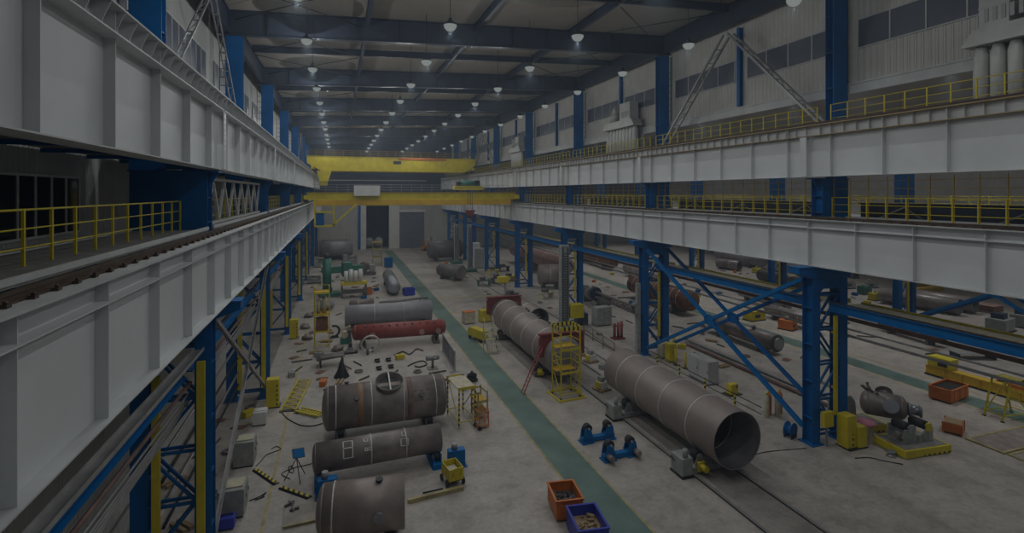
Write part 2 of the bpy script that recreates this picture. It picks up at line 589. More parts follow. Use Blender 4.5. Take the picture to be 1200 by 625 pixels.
def roof_girder():
    r = T('roof_girder', '', 'roof girder')
    xa, xb = -7.4, 27.2
    da, db = 1.65, 1.6
    xs = [xa + (xb - xa) * i / 12 for i in range(13)]
    zt = lambda x: rise(x) - .02
    dp = lambda x: da + (db - da) * (x - xa) / (xb - xa)
    MB().prism([(xa, zt(xa) - .04), (xb, zt(xb) - .04), (xb, zt(xb) - dp(xb) + .04), (xa, zt(xa) - dp(xa) + .04)], 'xz', -.012, .012).build('web', 'navy', r)
    f = MB().prism([(xa, zt(xa) - .04), (xb, zt(xb) - .04), (xb, zt(xb)), (xa, zt(xa))], 'xz', -.22, .22)
    f.build('top_flange', 'navy', r)
    MB().prism([(xa, zt(xa) - dp(xa)), (xb, zt(xb) - dp(xb)), (xb, zt(xb) - dp(xb) + .04), (xa, zt(xa) - dp(xa) + .04)], 'xz', -.22, .22).build('bottom_flange', 'navy', r)
    for x in xs[1:-1]:
        s = MB()
        s.box(x - .01, x + .01, -.2, -.012, zt(x) - dp(x) + .05, zt(x) - .06).box(x - .01, x + .01, .012, .2, zt(x) - dp(x) + .05, zt(x) - .06)
        s.build('stiffener', 'navy', r)
    return r


rg = roof_girder()
for k, y in enumerate(COLY):
    o = rg if k == 0 else dup(rg)
    o.location = (0, y, 0)
    o['label'] = 'deep dark blue roof girder spanning the hall, %s from the camera' % ORD[k]
    o['group'] = RG


LX = [1.9, 9.8, 17.5]
sb = None
for k in range(7):
    y = Y1 + 8.25 + BAY * k - BAY
    if y > 126: continue
    o = MB().hbeam((-6.65, y, rise(-6.65) - .36), (26.2, y, rise(26.2) - .36), .2, .55).build('ceiling_crossbeam', 'navy')
    tag(o, 'slim dark roof crossbeam halfway between the deep girders, %s from the camera' % ORD[k], 'roof beam', 'slim roof crossbeams', 'thing')
names = ['over the tanks', 'above the green aisle', 'over the open pipe']
for j, x in enumerate(LX):
    z = rise(x) - .37
    pro = MB().hbeam((x, .26, z), (x, 8.25 - .26, z), .24, .6).build('ceiling_beam', 'navy')
    n = 0
    for k in range(-1, 13):
        y = Y1 + 8.25 * k
        if y > 125: break
        o = pro if n == 0 else pro.copy()
        if n: COL.objects.link(o)
        o.location = (0, y, 0)
        tag(o, 'dark lengthwise roof beam %s, %s piece from the camera' % (names[j], ORD[min(n, 13)]), 'roof beam', 'lengthwise roof beams ' + names[j], 'thing')
        n += 1
for side, x in (('tank', -6.9), ('pipe', 26.4)):
    z1 = rise(x) - .06
    d = 1.5
    pro = MB().hbeam((x, .26, z1 - d / 2), (x, BAY - .26, z1 - d / 2), .3, d).build('ceiling_edge_beam', 'navy')
    for k in range(-1, 7):
        o = pro if k == -1 else pro.copy()
        if k != -1: COL.objects.link(o)
        o.location = (0, Y1 + BAY * k, 0)
        if k == 6: o.scale = (1, .57, 1); o.location.y += .1
        tag(o, 'dark eaves beam along the column heads %s, %s from the camera' % (SIDE[side], ORD[k + 1]), 'roof beam', 'eaves beams ' + SIDE[side], 'thing')
# wall posts at half bays, open-pipe side
wp = MB().hbeam((27.195, 0, 19.84), (27.195, 0, 25.5), .3, .3, .03, (1, 0, 0)).build('wall_post', 'blue')
for k in range(7):
    y = Y1 + 8.25 + BAY * k
    if y > 127: break
    o = wp if k == 0 else wp.copy()
    if k: COL.objects.link(o)
    o.location = (0, y, 0)
    tag(o, 'slim blue wall post between two windows, %s from the camera' % ORD[k], 'post', 'slim blue wall posts', 'thing')


def cross_rods(x0, x1, y0, y1, label):
    z = lambda x: rise(x) - .75
    r = T('ceiling_tie_brace', label, 'roof brace', (0, 0, 0), 0, 'crossed roof rods')
    MB().rod((x0, y0, z(x0)), (x1, y1, z(x1)), .035, 6).build('tie_rod', 'black', r)
    MB().rod((x0, y1, z(x0) + .08), (x1, y0, z(x1) + .08), .035, 6).build('tie_rod', 'black', r)


for k in range(0, 12):
    y0 = Y1 + 8.25 * k + .4
    y1 = y0 + 7.5
    if y1 > 126: break
    cross_rods(-6.4, 1.6, y0, y1, 'crossed dark roof rods over the tanks beside the eaves, %s pair from the camera' % ORD[k])
    cross_rods(17.8, 25.6, y0, y1, 'crossed dark roof rods near the windowed upper wall, %s pair from the camera' % ORD[k])
cross_rods(2.2, 9.5, Y1 + .4, Y1 + 7.9, 'crossed dark roof rods in the middle strip before the big girder')
cross_rods(10.1, 17.2, Y1 + .4, Y1 + 7.9, 'crossed dark roof rods over the aisle before the big girder')


def lattice_leg(p, q, label, hw=.28):
    p, q = Vector(p), Vector(q)
    r = T('lattice_brace', label, 'brace', p, 0, 'grey inclined lattice braces')
    q = q - p
    d = q.normalized()
    a = Vector((1, 0, 0)) * hw
    for s in (-1, 1):
        MB().bar(a * s, q + a * s, hw * .5, hw * .5).build('chord', 'pipe_grey', r)
    n = int(q.length / 1.1)
    m = MB()
    for i in range(1, n):
        c = d * (q.length * i / n)
        m.bar(c - a, c + a, .06, .06)
        if i < n - 1:
            m.bar(c - a, d * (q.length * (i + 1) / n) + a, .04, .04)
    m.build('lacing_frame', 'pipe_grey', r)


for side, x in (('tank', -6.2), ('pipe', 26.2)):
    for bay in (0, 4):
        ya = COLY[bay]
        lattice_leg((x, ya + .6, 17.6), (x, ya + 8.05, 24.9 if side == 'pipe' else 24.0), 'grey lattice brace rising from the %s column %s' % (ORD[bay], SIDE[side]), .28 if side == 'pipe' else .13)
        lattice_leg((x, ya + BAY - .6, 17.6), (x, ya + 8.45, 24.9 if side == 'pipe' else 24.0), 'grey lattice brace rising towards the camera from the %s column %s' % (ORD[bay + 1], SIDE[side]), .28 if side == 'pipe' else .13)

# big cross bracing between the first two columns
yA, yB = COLY[0] + .52, COLY[1] - .52


def xbrace(x, label, m, t, za=.7, zb=8.9, plate=.55):
    r = T('cross_brace', label, 'brace', (x, 0, 0))
    ym, zm = (yA + yB) / 2, (za + zb) / 2
    for p in ((yA, zb), (yB, zb), (yA, za), (yB, za)):
        d = Vector((0, p[0] - ym, p[1] - zm)).normalized()
        MB().hbeam((0, ym + d.y * plate * .6, zm + d.z * plate * .6), (0, p[0], p[1]), t, t, .02, (1, 0, 0)).build('strut', m, r)
    MB().prism([(ym - plate, zm - .3), (ym - plate, zm + .3), (ym, zm + plate * .7), (ym + plate, zm + .3), (ym + plate, zm - .3), (ym, zm - plate * .7)], 'yz', -.03, .03).build('gusset', m, r)


xbrace(24.57, 'big blue cross brace in front, between the first two columns on the open-pipe side', 'blue_bright', .22)
xbrace(26.58, 'darker rear blue cross brace behind the front one, open-pipe side', 'blue', .2)
xbrace(-4.50, 'slim grey-blue cross brace between the first two columns on the tank side', 'pipe_grey', .16, .7, 8.9, .3)

# braced truss standing on the tank-side walkway between columns one and two
r = T('walkway_truss', 'white lattice truss on the walkway between first two columns, tank side', 'truss', (-5.0, COLY[0] + .5, 12.4))
Lt = BAY - 1.0
MB().bar((0, 0, .06), (0, Lt, .06), .14, .12).build('bottom_chord', 'white_paint', r)
MB().bar((0, 0, 1.86), (0, Lt, 1.86), .14, .12).build('top_chord', 'white_paint', r)
m = MB()
n = 7
for i in range(n):
    a, b = Lt * i / n, Lt * (i + 1) / n
    h = (a + b) / 2
    m.bar((0, a, 1.8), (0, h, .12), .1, .1).bar((0, h, .12), (0, b, 1.8), .1, .1)
m.build('lacing_frame', 'white_paint', r)


# ------------------------------------------------------------------ walkways and railings
def deck(name, x0, x1, y0, y1, z, label, m='deck_grey', edge=None):
    r = T(name, label, 'walkway', (0, 0, 0))
    MB().box(x0, x1, y0, y1, z - .05, z).build('deck_plate', m, r)
    e = edge or 'flange_grey'
    MB().box(x0 - .02, x0 + .06, y0, y1, z, z + .1).build('kick_plate', e, r)
    MB().box(x1 - .06, x1 + .02, y0, y1, z, z + .1).build('kick_plate', e, r)
    y = y0 + 1
    while y < y1 and y0 < 50:
        MB().bar((x0, y, z - .12), (x1, y, z - .12), .08, .12).build('joist', 'blue', r); y += 2.75


for k in range(-1, 7):
    ya = Y1 + BAY * k + .45
    yb = min(ya + BAY - .9, 130.5)
    deck('crane_walkway', -6.9, -4.5, ya, yb, 12.36, 'grey walkway deck behind the crane rail %s, %s span from the camera' % (SIDE['tank'], ORD[k + 1]))
    deck('crane_walkway', -7.85, -4.85, ya, yb, 15.0, 'upper walkway deck over the lower one %s, %s span from the camera' % (SIDE['tank'], ORD[k + 1]))
    deck('crane_walkway', 25.0, 26.6, ya, yb, 12.30, 'dark walkway deck behind the crane rail %s, %s span from the camera' % (SIDE['pipe'], ORD[k + 1]))
    deck('crane_walkway', 25.02, 25.85, ya, yb, 17.4, 'upper walkway deck %s, %s span from the camera' % (SIDE['pipe'], ORD[k + 1]))


def railing(x, y0, y1, z, h, label, group, near=True, bars=3, sp=.96, r0=.024):
    r = T('guard_rail', label, 'railing', (x, y0, z), 0, group)
    n = max(1, round((y1 - y0) / sp))
    pm = MB()
    for i in range(n + 1):
        y = (y1 - y0) * i / n
        p = pm if not near else MB()
        p.bar((0, y, 0), (0, y, h), .05, .05)
        if near: p.build('post', 'yellow', r)
    if not near: pm.build('post', 'yellow', r)
    for b in range(bars):
        zz = h - .02 - b * h / bars
        MB().rod((0, -.03, zz), (0, y1 - y0 + .03, zz), r0 if b == 0 else r0 * .75, 6).build('rail', 'yellow', r)


for k in range(-1, 7):
    ya = Y1 + BAY * k + .42
    yb = min(ya + BAY - .85, 130.5)
    nr = k < 2
    railing(-5.4, ya, yb, 12.37, 1.04, 'yellow guard rail on the lower walkway %s, %s span from the camera' % (SIDE['tank'], ORD[k + 1]), 'lower guard rails tank side', nr)
    railing(25.6, ya, yb, 12.31, 1.15, 'yellow guard rail on the lower walkway %s, %s span from the camera' % (SIDE['pipe'], ORD[k + 1]), 'lower guard rails open-pipe side', nr)
    railing(25.5, ya, yb, 17.41, 1.12, 'yellow guard rail on the upper walkway %s, %s span from the camera' % (SIDE['pipe'], ORD[k + 1]), 'upper guard rails open-pipe side', nr)
    f = MB()
    for i in range(17):
        y = ya + (yb - ya) * i / 16
        f.bar((25.72, y, 12.31), (25.72, y, 14.5), .03, .03)
    for zz in (13.9, 14.3):
        f.rod((25.72, ya, zz), (25.72, yb, zz), .012, 5)
    single('wire_fence', f, 'yellow_deep', 'thin tall wire fence behind the lower guard rail, %s span from the camera' % ORD[k + 1], 'fence', None, 'tall wire fences')
    # neighbouring hall's dark service girder with pale diagonal braces
    r = T('service_girder', 'dark girder of the neighbouring hall behind the guard rail, %s span from the camera' % ORD[k + 1], 'girder', (0, 0, 0), 0, 'dark neighbouring girders')
    MB().box(27.7, 27.75, ya, yb, 11.9, 13.1).box(27.5, 28.1, ya, yb, 13.1, 13.14).box(27.5, 28.1, ya, yb, 11.86, 11.9).build('web', 'navy', r)
    b = MB()
    for i in range(3):
        c = ya + 2.6 + i * 5.3
        b.bar((27.6, c, 12.95), (27.3, c - 1.1, 12.35), .07, .07).bar((27.6, c, 12.95), (27.3, c + 1.1, 12.35), .07, .07)
    b.build('diagonal', 'pipe_grey', r)

# ------------------------------------------------------------------ lower runway beams and service pipes
for k in range(0, 6):
    ya = COLY[k] + .36
    yb = ya + BAY - .72
    r = T('runway_beam', 'blue runway beam between the column legs on the open-pipe side, %s bay from the camera' % ORD[k + 1], 'beam', (25.55, 0, 0), 0, 'blue low runway beams')
    MB().hbeam((0, ya - .09, 7.45), (0, yb + .09, 7.45), .28, .46, .03).build('beam', 'blue_bright', r)
    MB().box(-.05, .05, ya - .09, yb + .09, 7.69, 7.75).build('rail', 'rail_brown', r)
    r = T('service_walkway', 'yellow-edged narrow deck beside the low blue runway beam, %s bay from the camera' % ORD[k + 1], 'walkway', (0, 0, 0), 0, 'yellow-edged low decks')
    MB().box(26.95, 27.9, ya, yb, 7.4, 7.45).build('deck_plate', 'ivory', r)
    MB().box(27.9, 27.96, ya, yb, 7.35, 7.55).build('kick_plate', 'yellow', r)
r = T('runway_beam', 'blue runway beam between the column legs, in the bay beside the camera, open-pipe side', 'beam', (25.55, 0, 0), 0, 'blue low runway beams')
MB().hbeam((0, 6, 7.45), (0, COLY[0] - .27, 7.45), .28, .46, .03).build('beam', 'blue_bright', r)
MB().box(-.05, .05, 6, COLY[0] - .27, 7.69, 7.75).build('rail', 'rail_brown', r)
r = T('service_walkway', 'yellow-edged narrow deck beside the low blue runway beam, in the camera bay', 'walkway', (0, 0, 0), 0, 'yellow-edged low decks')
MB().box(26.95, 27.9, 6, COLY[0] - .3, 7.4, 7.45).build('deck_plate', 'ivory', r)
MB().box(27.9, 27.96, 6, COLY[0] - .3, 7.35, 7.55).build('kick_plate', 'yellow', r)
for i, (x, z, rr, m, lb) in enumerate([(27.15, 6.62, .11, 'pipe_rust', 'thick rust-brown service pipe under the low blue runway beam'),
                                       (27.3, 6.0, .05, 'pipe_grey', 'thin grey service pipe below the thick brown pipe'),
                                       (27.05, 5.7, .07, 'pipe_grey', 'grey service pipe hung lowest under the yellow-edged low deck')]):
    single('service_pipe', MB().rod((x, 6, z), (x, 118, z), rr, 10), m, lb, 'pipe')
for k in range(-1, 6):
    ya = Y1 + BAY * k + .36
    yb = ya + BAY - .72
    r = T('runway_beam', 'blue low runway beam under the girder on the tank side, %s bay from the camera' % ORD[k + 1], 'beam', (-5.35, 0, 0), 0, 'blue low runway beams tank side')
    MB().hbeam((0, ya, 7.2), (0, yb, 7.2), .3, .4, .03).build('beam', 'blue_bright', r)
    MB().box(-.05, .05, ya, yb, 7.41, 7.47).build('rail', 'rail_brown', r)
for i, (x, z, rr, m, lb) in enumerate([(-5.08, 6.85, .06, 'pipe_rust', 'rust-coloured pipe hung just below the blue beam, tank side'),
                                       (-5.15, 6.45, .035, 'pipe_grey', 'thin grey conduit under the rusty pipe, topmost of five'),
                                       (-5.2, 6.2, .035, 'pipe_grey', 'thin grey conduit under the rusty pipe, second of five'),
                                       (-5.3, 5.95, .035, 'pipe_grey', 'thin grey conduit under the rusty pipe, third of five'),
                                       (-5.4, 5.7, .035, 'pipe_grey', 'thin grey conduit under the rusty pipe, fourth of five'),
                                       (-5.5, 5.45, .035, 'pipe_grey', 'thin grey conduit under the rusty pipe, lowest of five'),
                                       (-5.75, 7.95, .09, 'pipe_grey', 'grey pipe running above the blue low beam, tank side')]):
    for j, (ya, yb) in enumerate(((4, COLY[0] - .4), (COLY[0] + .4, COLY[1] - .4), (COLY[1] + .4, COLY[2] - .4))):
        single('service_pipe', MB().rod((x, ya, z), (x, yb, z), rr, 8), m, lb + ('', ', second bay', ', third bay')[j], 'pipe')
single('hanging_cable_tray', MB().box(-4.95, -4.62, 4, 21.4, 8.0, 8.03).box(-4.95, -4.93, 4, 21.4, 8.03, 8.12).box(-4.64, -4.62, 4, 21.4, 8.03, 8.12), 'pipe_grey', 'grey cable tray under the lower girder beside the camera', 'cable tray')

# yellow guards and feeders on the columns
for k, y in enumerate(COLY[:5]):
    for dx, lb in ((1.45, 'between the legs'),):
        o = single('pipe_guard', MB().box(25.62, 25.8, y - .6, y - .46, 1.6, 7.0).box(25.66, 25.76, y - .46, y - .3, 3.0, 3.1).box(25.66, 25.76, y - .46, y - .3, 6.0, 6.1), 'yellow',
                   'tall yellow pipe guard on the %s column of the open-pipe side' % ORD[k], 'pipe guard', None, 'yellow pipe guards')
    single('pipe_guard', MB().box(-4.86, -4.60, y - .56, y - .42, .8, 7.6).box(-4.78, -4.68, y - .42, y - .34, 3.0, 3.1), 'yellow',
           'tall yellow pipe guard on the inner leg of the %s column, tank side' % ORD[k], 'pipe guard', None, 'yellow pipe guards')
    single('pipe_guard', MB().box(-6.25, -6.0, y - .56, y - .42, .8, 7.2).box(-6.2, -6.1, y - .42, y - .2, 3.0, 3.1), 'yellow',
           'tall yellow pipe guard between the legs of the %s column, tank side' % ORD[k], 'pipe guard', None, 'yellow pipe guards')

# pipe runs between the tank-side columns
for i, (x, z, m_) in enumerate(((-6.2, 1.2, 'black'), (-6.2, 2.0, 'pipe_grey'), (-6.25, 2.9, 'black'), (-6.2, 3.9, 'pipe_grey'), (-6.25, 4.6, 'black'))):
    single('rack_pipe', MB().rod((x, COLY[0] + .6, z), (x, COLY[1] - .6, z), .06, 8), m_, 'level %s pipe between the first two columns on the tank side, %s from the floor' % ('dark' if m_ == 'black' else 'grey', ORD[i]), 'pipe', None, 'pipes between the tank-side columns')
for k in (1, 2):
    r = T('cable_guard', 'yellow guard box with black stripes at the foot of the %s column, tank side' % ORD[k], 'guard', (-3.95, COLY[k] - 1.9, 0))
    MB().box(-.42, .32, -.32, .32, .05, 1.8).build('housing', 'yellow', r, bevel=.02)
    MB().box(.18, .26, -.335, -.322, .1, 1.5).build('hazard_stripe', 'hazard_z', r)
    MB().box(-.45, .4, -.36, .36, 0, .05).build('base_plate', 'black', r)

# ------------------------------------------------------------------ lamps
LAMP_W = 1600.0


def high_bay():
    r = T('pendant_lamp', '', 'lamp')
    MB().lathe((0, 0, .02), (0, 0, 1), [(0, .37), (.05, .38), (.22, .17), (.26, .10), (.40, .09), (.42, .05)], 20).build('reflector', 'lamp_grey', r)
    MB().lathe((0, 0, 0), (0, 0, 1), [(-.30, .10), (-.25, .22), (-.12, .33), (.0, .36), (.018, .36)], 20).build('diffuser', 'lamp_white', r)
    MB().rod((0, 0, .44), (0, 0, 3.0), .018, 6).build('stem', 'black', r)
    for nm, kind, w in (('lamp_light', 'SPOT', LAMP_W * 1.15), ('lamp_glow', 'POINT', LAMP_W * .2)):
        ld = bpy.data.lights.new(nm, kind)
        ld.energy = w
        if kind == 'SPOT':
            ld.spot_size = math.radians(140); ld.spot_blend = .5
        ld.shadow_soft_size = 0.0
        ld.color = (.94, .985, 1.0)
        l = bpy.data.objects.new(nm, ld)
        COL.objects.link(l); l.parent = r; l.location = (0, 0, -.42)
    return r


rows = [(-2.0, 23.7, 'over the tank rows', (1.3, 1.2)), (5.85, 22.95, 'over the tank ends', (1.05, .7)), (13.6, 23.1, 'over the rail track', (.9, 1.3)), (21.5, 23.3, 'before the windowed wall', (.05, .55))]
hb = high_bay()
first = True
for x, z, nm, power in rows:
    n = 0
    data = {}
    for k in range(-1 if nm.startswith('over the tank rows') else -3 if nm.startswith('over') else -2, 12):  # nearest lamps hang out of view, added to light near girders and floor
        y = 28.4 + 8.25 * k
        o = hb if first else dup(hb)
        first = False
        o.location = (x, y, z)
        o.scale = (1, 1, 1)
        o['label'] = 'round high bay lamp hanging %s, %s of its row from the camera' % (nm, ORD[n])
        o['group'] = 'high bay lamps ' + nm
        for c in o.children:
            if c.type == 'LIGHT':
                key = c.name[:9]
                if key not in data:
                    data[key] = c.data.copy(); data[key].energy = LAMP_W * (.55 * power[1] if key.startswith('lamp_li') else .24 * power[0])
        for c in o.children:
            if c.type == 'LIGHT':
                c.data = data[c.name[:9]]
        st = [c for c in o.children if c.name.startswith('stem')][0]
        st.scale = (1, 1, (rise(x) - z - .02) / 3.0)
        n += 1
big = None
for x in (38.0, 49.0, 66.0):  # unseen lamps, added to light the neighbouring hall floor
    for k in range(0, 7):
        o = dup(hb, (x, 14 + 16 * k, 24.6 if x < 60 else 20.4))
        for c in o.children:
            if c.name.startswith('stem'): c.scale = (1, 1, (27.1 - (x - 27.7) * .0193 - o.location.z) / 3.0)
        o['label'] = 'added unseen high bay lamp of the neighbouring hall %s row, %s along' % ({38.0: 'first', 49.0: 'second', 66.0: 'third'}[x], ORD[k])
        o['group'] = 'added unseen high bay lamps of the neighbouring hall'
        for c in o.children:
            if c.name.startswith('lamp_light'):
                if big is None:
                    big = c.data.copy(); big.energy = LAMP_W * 6.0; big.spot_size = math.radians(76); big.spot_blend = 1.0
                c.data = big


# ------------------------------------------------------------------ overhead cranes
def overhead_crane(y, label, zlo, zhi, x0, x1, lower):
    r = T('overhead_crane', label, 'overhead crane', (0, y, 0))
    L = x1 - x0
    if not lower:
        g = MB()
        g.prism([(x0, zhi), (x1, zhi), (x1, zhi - 1.2), (x1 - 2.2, zlo), (x0 + 2.4, zlo), (x0, zhi - 1.2)], 'xz', -.55, .55)
        g.box(x0 - .1, x1 + .1, -.75, .75, zhi, zhi + .06)
        mg = g.build('main_girder', 'yellow', r)
        q = MB().prism([(x0, zhi), (x1, zhi), (x1, zhi - 1.2), (x1 - 2.2, zlo), (x0 + 2.4, zlo), (x0, zhi - 1.2)], 'xz', 3.45, 4.55)
        q.build('rear_girder', 'yellow_deep', r)
        MB().box(9.6, 11.0, -.60, -.56, zlo + 1.4, zlo + 1.95).build('sign_plate', 'navy', r)
        MB().box(10.5, 19.5, -.72, -.56, zhi - .4, zhi - .3).box(10.5, 19.5, -.72, -.66, zhi - .3, zhi + .0).build('cable_channel', 'orange', r)
        zr = 17.36 + .18
    else:
        g = MB()
        g.box(x0 + .4, x1 - .4, -.5, .5, zlo + .75, zhi).box(x0 + .2, x1 - .2, -.7, .7, zhi, zhi + .05)
        g.build('main_girder', 'yellow', r)
        q = MB()
        q.box(x0 + 1.2, x1 - 1.1, -.62, .62, zlo, zlo + .74)
        for i in range(14):
            xx = x0 + 2 + i * 1.85
            q.box(xx, xx + .04, -.66, -.62, zlo + .03, zlo + .7)
        q.build('lower_girder', 'yellow_deep', r)
        MB().box(x0 + .4, x1 - .4, 3.1, 4.1, zlo + .75, zhi).build('rear_girder', 'yellow_deep', r)
        zr = 12.25 + .18
    for s, xr in ((-1, -4.07 if lower else -4.43), (1, 24.6)):
        e = MB()
        e.box(xr - .18, xr + .18, -1.6, 5.6, zr + .42, zr + .95)
        e.build('end_carriage', 'yellow', r)
        for yy in (-1.1, .2, 3.8, 5.1):
            MB().rod((xr - .1, yy, zr + .32), (xr + .1, yy, zr + .32), .31, 16).build('wheel', 'rail_brown', r)
    rl = MB()
    n = int(L / 1.5)
    ra, rb = (x0 + 1.3, x1 - 1.6) if lower else (x0, x1)
    for i in range(n + 1):
        xx = ra + (rb - ra) * i / n
        rl.bar((xx, -.68, zhi + .05), (xx, -.68, zhi + 1.1), .05, .05)
    for h in (.4, .75, 1.1):
        rl.rod((ra, -.68, zhi + h), (rb, -.68, zhi + h), .025, 6)
    rl.build('railing', 'yellow_deep' if not lower else 'pipe_grey', r)
    return r


cu = overhead_crane(99.0, 'big yellow overhead crane bridging the upper girders far down the hall', 17.6, 20.2, -5.35, 25.3, False)
cab = MB()
cab.prism([(-3.7, 17.6), (-1.2, 17.6), (-1.8, 15.7), (-3.2, 15.7)], 'xz', -1.3, .3)
cab.build('cab_bracket', 'yellow', cu)
MB().box(-3.1, -1.9, -1.1, .1, 15.0, 15.69).build('cab', 'yellow', cu)
MB().box(-3.6, 16.0, 1.4, 1.7, 15.9, 16.1).build('festoon_beam', 'pipe_grey', cu)
cl = overhead_crane(72.7, 'yellow overhead crane on the lower girders, in front of the far crane', 12.0, 13.68, -4.3, 24.9, True)
MB().box(1.9, 5.2, -1.35, -.75, 13.3, 14.65).build('cabinet', 'white_paint', cl)
c = MB()
for a, b in (((-2.9, 12.7), (-2.9, 9.4)), ((-2.9, 9.4), (-.6, 9.4)), ((-.6, 9.4), (-.6, 12.2)), ((-2.9, 11.2), (-.6, 11.2)), ((-.7, 9.5), (2.2, 12.2))):
    for yy in (-1.6, -.4):
        c.bar((a[0], yy, a[1]), (b[0], yy, b[1]), .2, .2)
for x in (-2.9, -.6):
    c.bar((x, -1.6, 9.4), (x, -.4, 9.4), .12, .12).bar((x, -1.6, 11.2), (x, -.4, 11.2), .12, .12)
c.build('cab_frame', 'yellow', cl)
MB().box(-2.8, -1.8, -1.5, -.5, 9.47, 11.1).build('cab', 'blue', cl)
# hoisting trolley on the lower crane
tr = T('crane_trolley', 'yellow hoisting trolley with dark winch on top of the lower crane', 'trolley', (17.6, 72.7, 13.76))
MB().prism([(-2.2, .45), (-1.8, .3), (1.8, .3), (2.2, .45), (2.0, .9), (-2.0, .9)], 'xz', -.58, .58).build('frame', 'yellow', tr)
MB().rod((-1.1, 0, 1.25), (.9, 0, 1.25), .42, 18).build('drum', 'machine_green', tr)
MB().box(-1.7, -1.15, -.5, .5, .8, 1.5).box(1.0, 1.6, -.4, .4, .8, 1.7).build('gearbox', 'black', tr)
for x in (-1.7, 1.7):
    MB().rod((x, -.45, .29), (x, -.3, .29), .27, 14).build('wheel', 'black', tr)
hk = T('crane_hook', 'red crane hook block hanging on ropes below the trolley', 'hook', (17.6, 71.7, 10.5))
MB().box(-.55, .55, -.15, .15, 0, .7).box(-.75, .75, -.1, .1, .5, .75).build('block', 'maroon', hk)
m = MB()
for x in (-.35, -.12, .12, .35):
    m.rod((x, 0, .7), (x, 0, 3.2), .025, 5)
m.build('rope', 'black', hk)
m = MB()
for i in range(9):
    a = PI * 1.35 * i / 9 - PI * .5
    b = PI * 1.35 * (i + 1) / 9 - PI * .5
    m.rod((.28 * math.cos(a), 0, -.45 + .28 * math.sin(a)), (.28 * math.cos(b), 0, -.45 + .28 * math.sin(b)), .08, 8)
m.rod((0, 0, 0), (0, 0, -.2), .07, 8).build('hook', 'maroon', hk)
m = MB().rod((0, 0, 0), (0, 0, -7.5), .05, 6)
single('pendant_cable', m, 'royal', 'blue control pendant cable hanging under the lower crane', 'cable', (18.0, 71.9, 11.98))


# ------------------------------------------------------------------ dust collectors on the upper walkway
def dust_collector(y, x, label, n=6, flip=False):
    L = n * .62
    r = T('dust_collector', label, 'dust collector', (x, y, 17.42))
    for i in range(n):
        yy = .31 + i * .62
        MB().lathe((0, yy, 0), (0, 0, 1), [(0, .18), (.12, .27), (2.2, .28), (2.45, .22), (2.6, .2)], 18).build('filter_drum', 'duct', r)
    MB().prism([(-.15, 2.6), (L + .15, 2.6), (L + .15, 2.72), (L - .3, 3.3), (.3, 3.3), (-.15, 2.72)], 'yz', -.5, .5).build('hood', 'duct', r)
    fy = (lambda v: L - v) if flip else (lambda v: v)
    b = MB().box(-.5, .45, fy(.5), fy(L * .42), 3.3, 4.9)
    b.box(-.52, .47, fy(.48), fy(L * .42 + .02), 4.1, 4.16)
    b.build('fan_housing', 'duct', r)
    ey = fy(L * .72)
    es = -1 if not flip else 1
    f = MB().lathe((0, ey, 3.3), (0, 0, 1), [(0, .5), (.6, .55), (.7, .55)], 20)
    for i in range(7):
        a, a2 = i * PI / 14, (i + 1) * PI / 14
        f.rod((0, ey + es * (.6 - .6 * math.cos(a)), 4.0 + .6 * math.sin(a)), (0, ey + es * (.6 - .6 * math.cos(a2)), 4.0 + .6 * math.sin(a2)), .42, 14)
    f.build('duct_elbow', 'duct', r)
    g = MB()
    for i in range(5):
        g.box(-.53, -.5, fy(.7 + i * .3), fy(.85 + i * .3), 3.5, 4.05)
    g.build('louvre', 'pipe_grey', r)
    MB().box(.47, .53, 0, L, 0, 3.3).build('mounting_frame', 'pipe_grey', r)
    return r


dust_collector(11.6, 26.47, 'pale dust collector with four fat drums on the upper walkway beside the camera', 6, True)
dust_collector(42.5, 26.47, 'pale dust collector with curved duct on the upper walkway between second and third columns', 9)
dust_collector(74.5, 26.47, 'small pale dust collector far along the upper walkway near the big crane', 8)

# ------------------------------------------------------------------ neighbouring hall
nc = None
for k in range(6):
    y = Y1 + BAY * k
    r = T('steel_column', 'blue steel column of the neighbouring hall, far row, %s from the camera' % ORD[k], 'column', (54.4, y, 0), 0, 'blue columns of the far row')
    for x0 in (0, 2.0):
        l = MB()
        for yy in (-.33, .30):
            l.box(x0, x0 + .55, yy, yy + .03, 0, 9.68)
        l.box(x0 + .26, x0 + .29, -.3, .3, 0, 9.68)
        l.build('leg', 'blue', r)
    lc = MB()
    for i in range(4):
        lc.bar((.5, 0, .5 + 2.2 * i), (2.05, 0, .5 + 2.2 * (i + 1)), .1, .1).bar((2.05, 0, .5 + 2.2 * i), (.5, 0, .5 + 2.2 * i), .1, .1)
    lc.build('lacing_frame', 'blue', r)
    MB().box(.3, 2.3, -.33, .33, 12.3, 17.4).build('upper_shaft', 'blue', r)
    MB().box(1.1, 1.3, -.5, -.36, 1.2, 7.0).build('pipe_guard', 'yellow', r)
r = T('crane_girder', 'long grey crane girder of the neighbouring hall on the far column row', 'crane girder', (53.9, 0, 0))
MB().box(.36, .4, -2, 120, 9.72, 12.2).build('web', 'girder_grey', r)
MB().box(0, .8, -2, 120, 12.2, 12.25).build('top_flange', 'flange_grey', r)
MB().box(0, .8, -2, 120, 9.69, 9.72).build('bottom_flange', 'flange_grey', r)
r = T('guard_rail', 'yellow guard rail on the far girder of the neighbouring hall', 'railing', (53.95, 0, 12.27))
m = MB()
for i in range(80):
    m.bar((0, i * 1.5, 0), (0, i * 1.5, 1.1), .07, .07)
m.build('post', 'yellow', r)
m = MB()
for h in (.4, .75, 1.1):
    m.rod((0, 0, h), (0, 119, h), .035, 6)
m.build('rail', 'yellow', r)


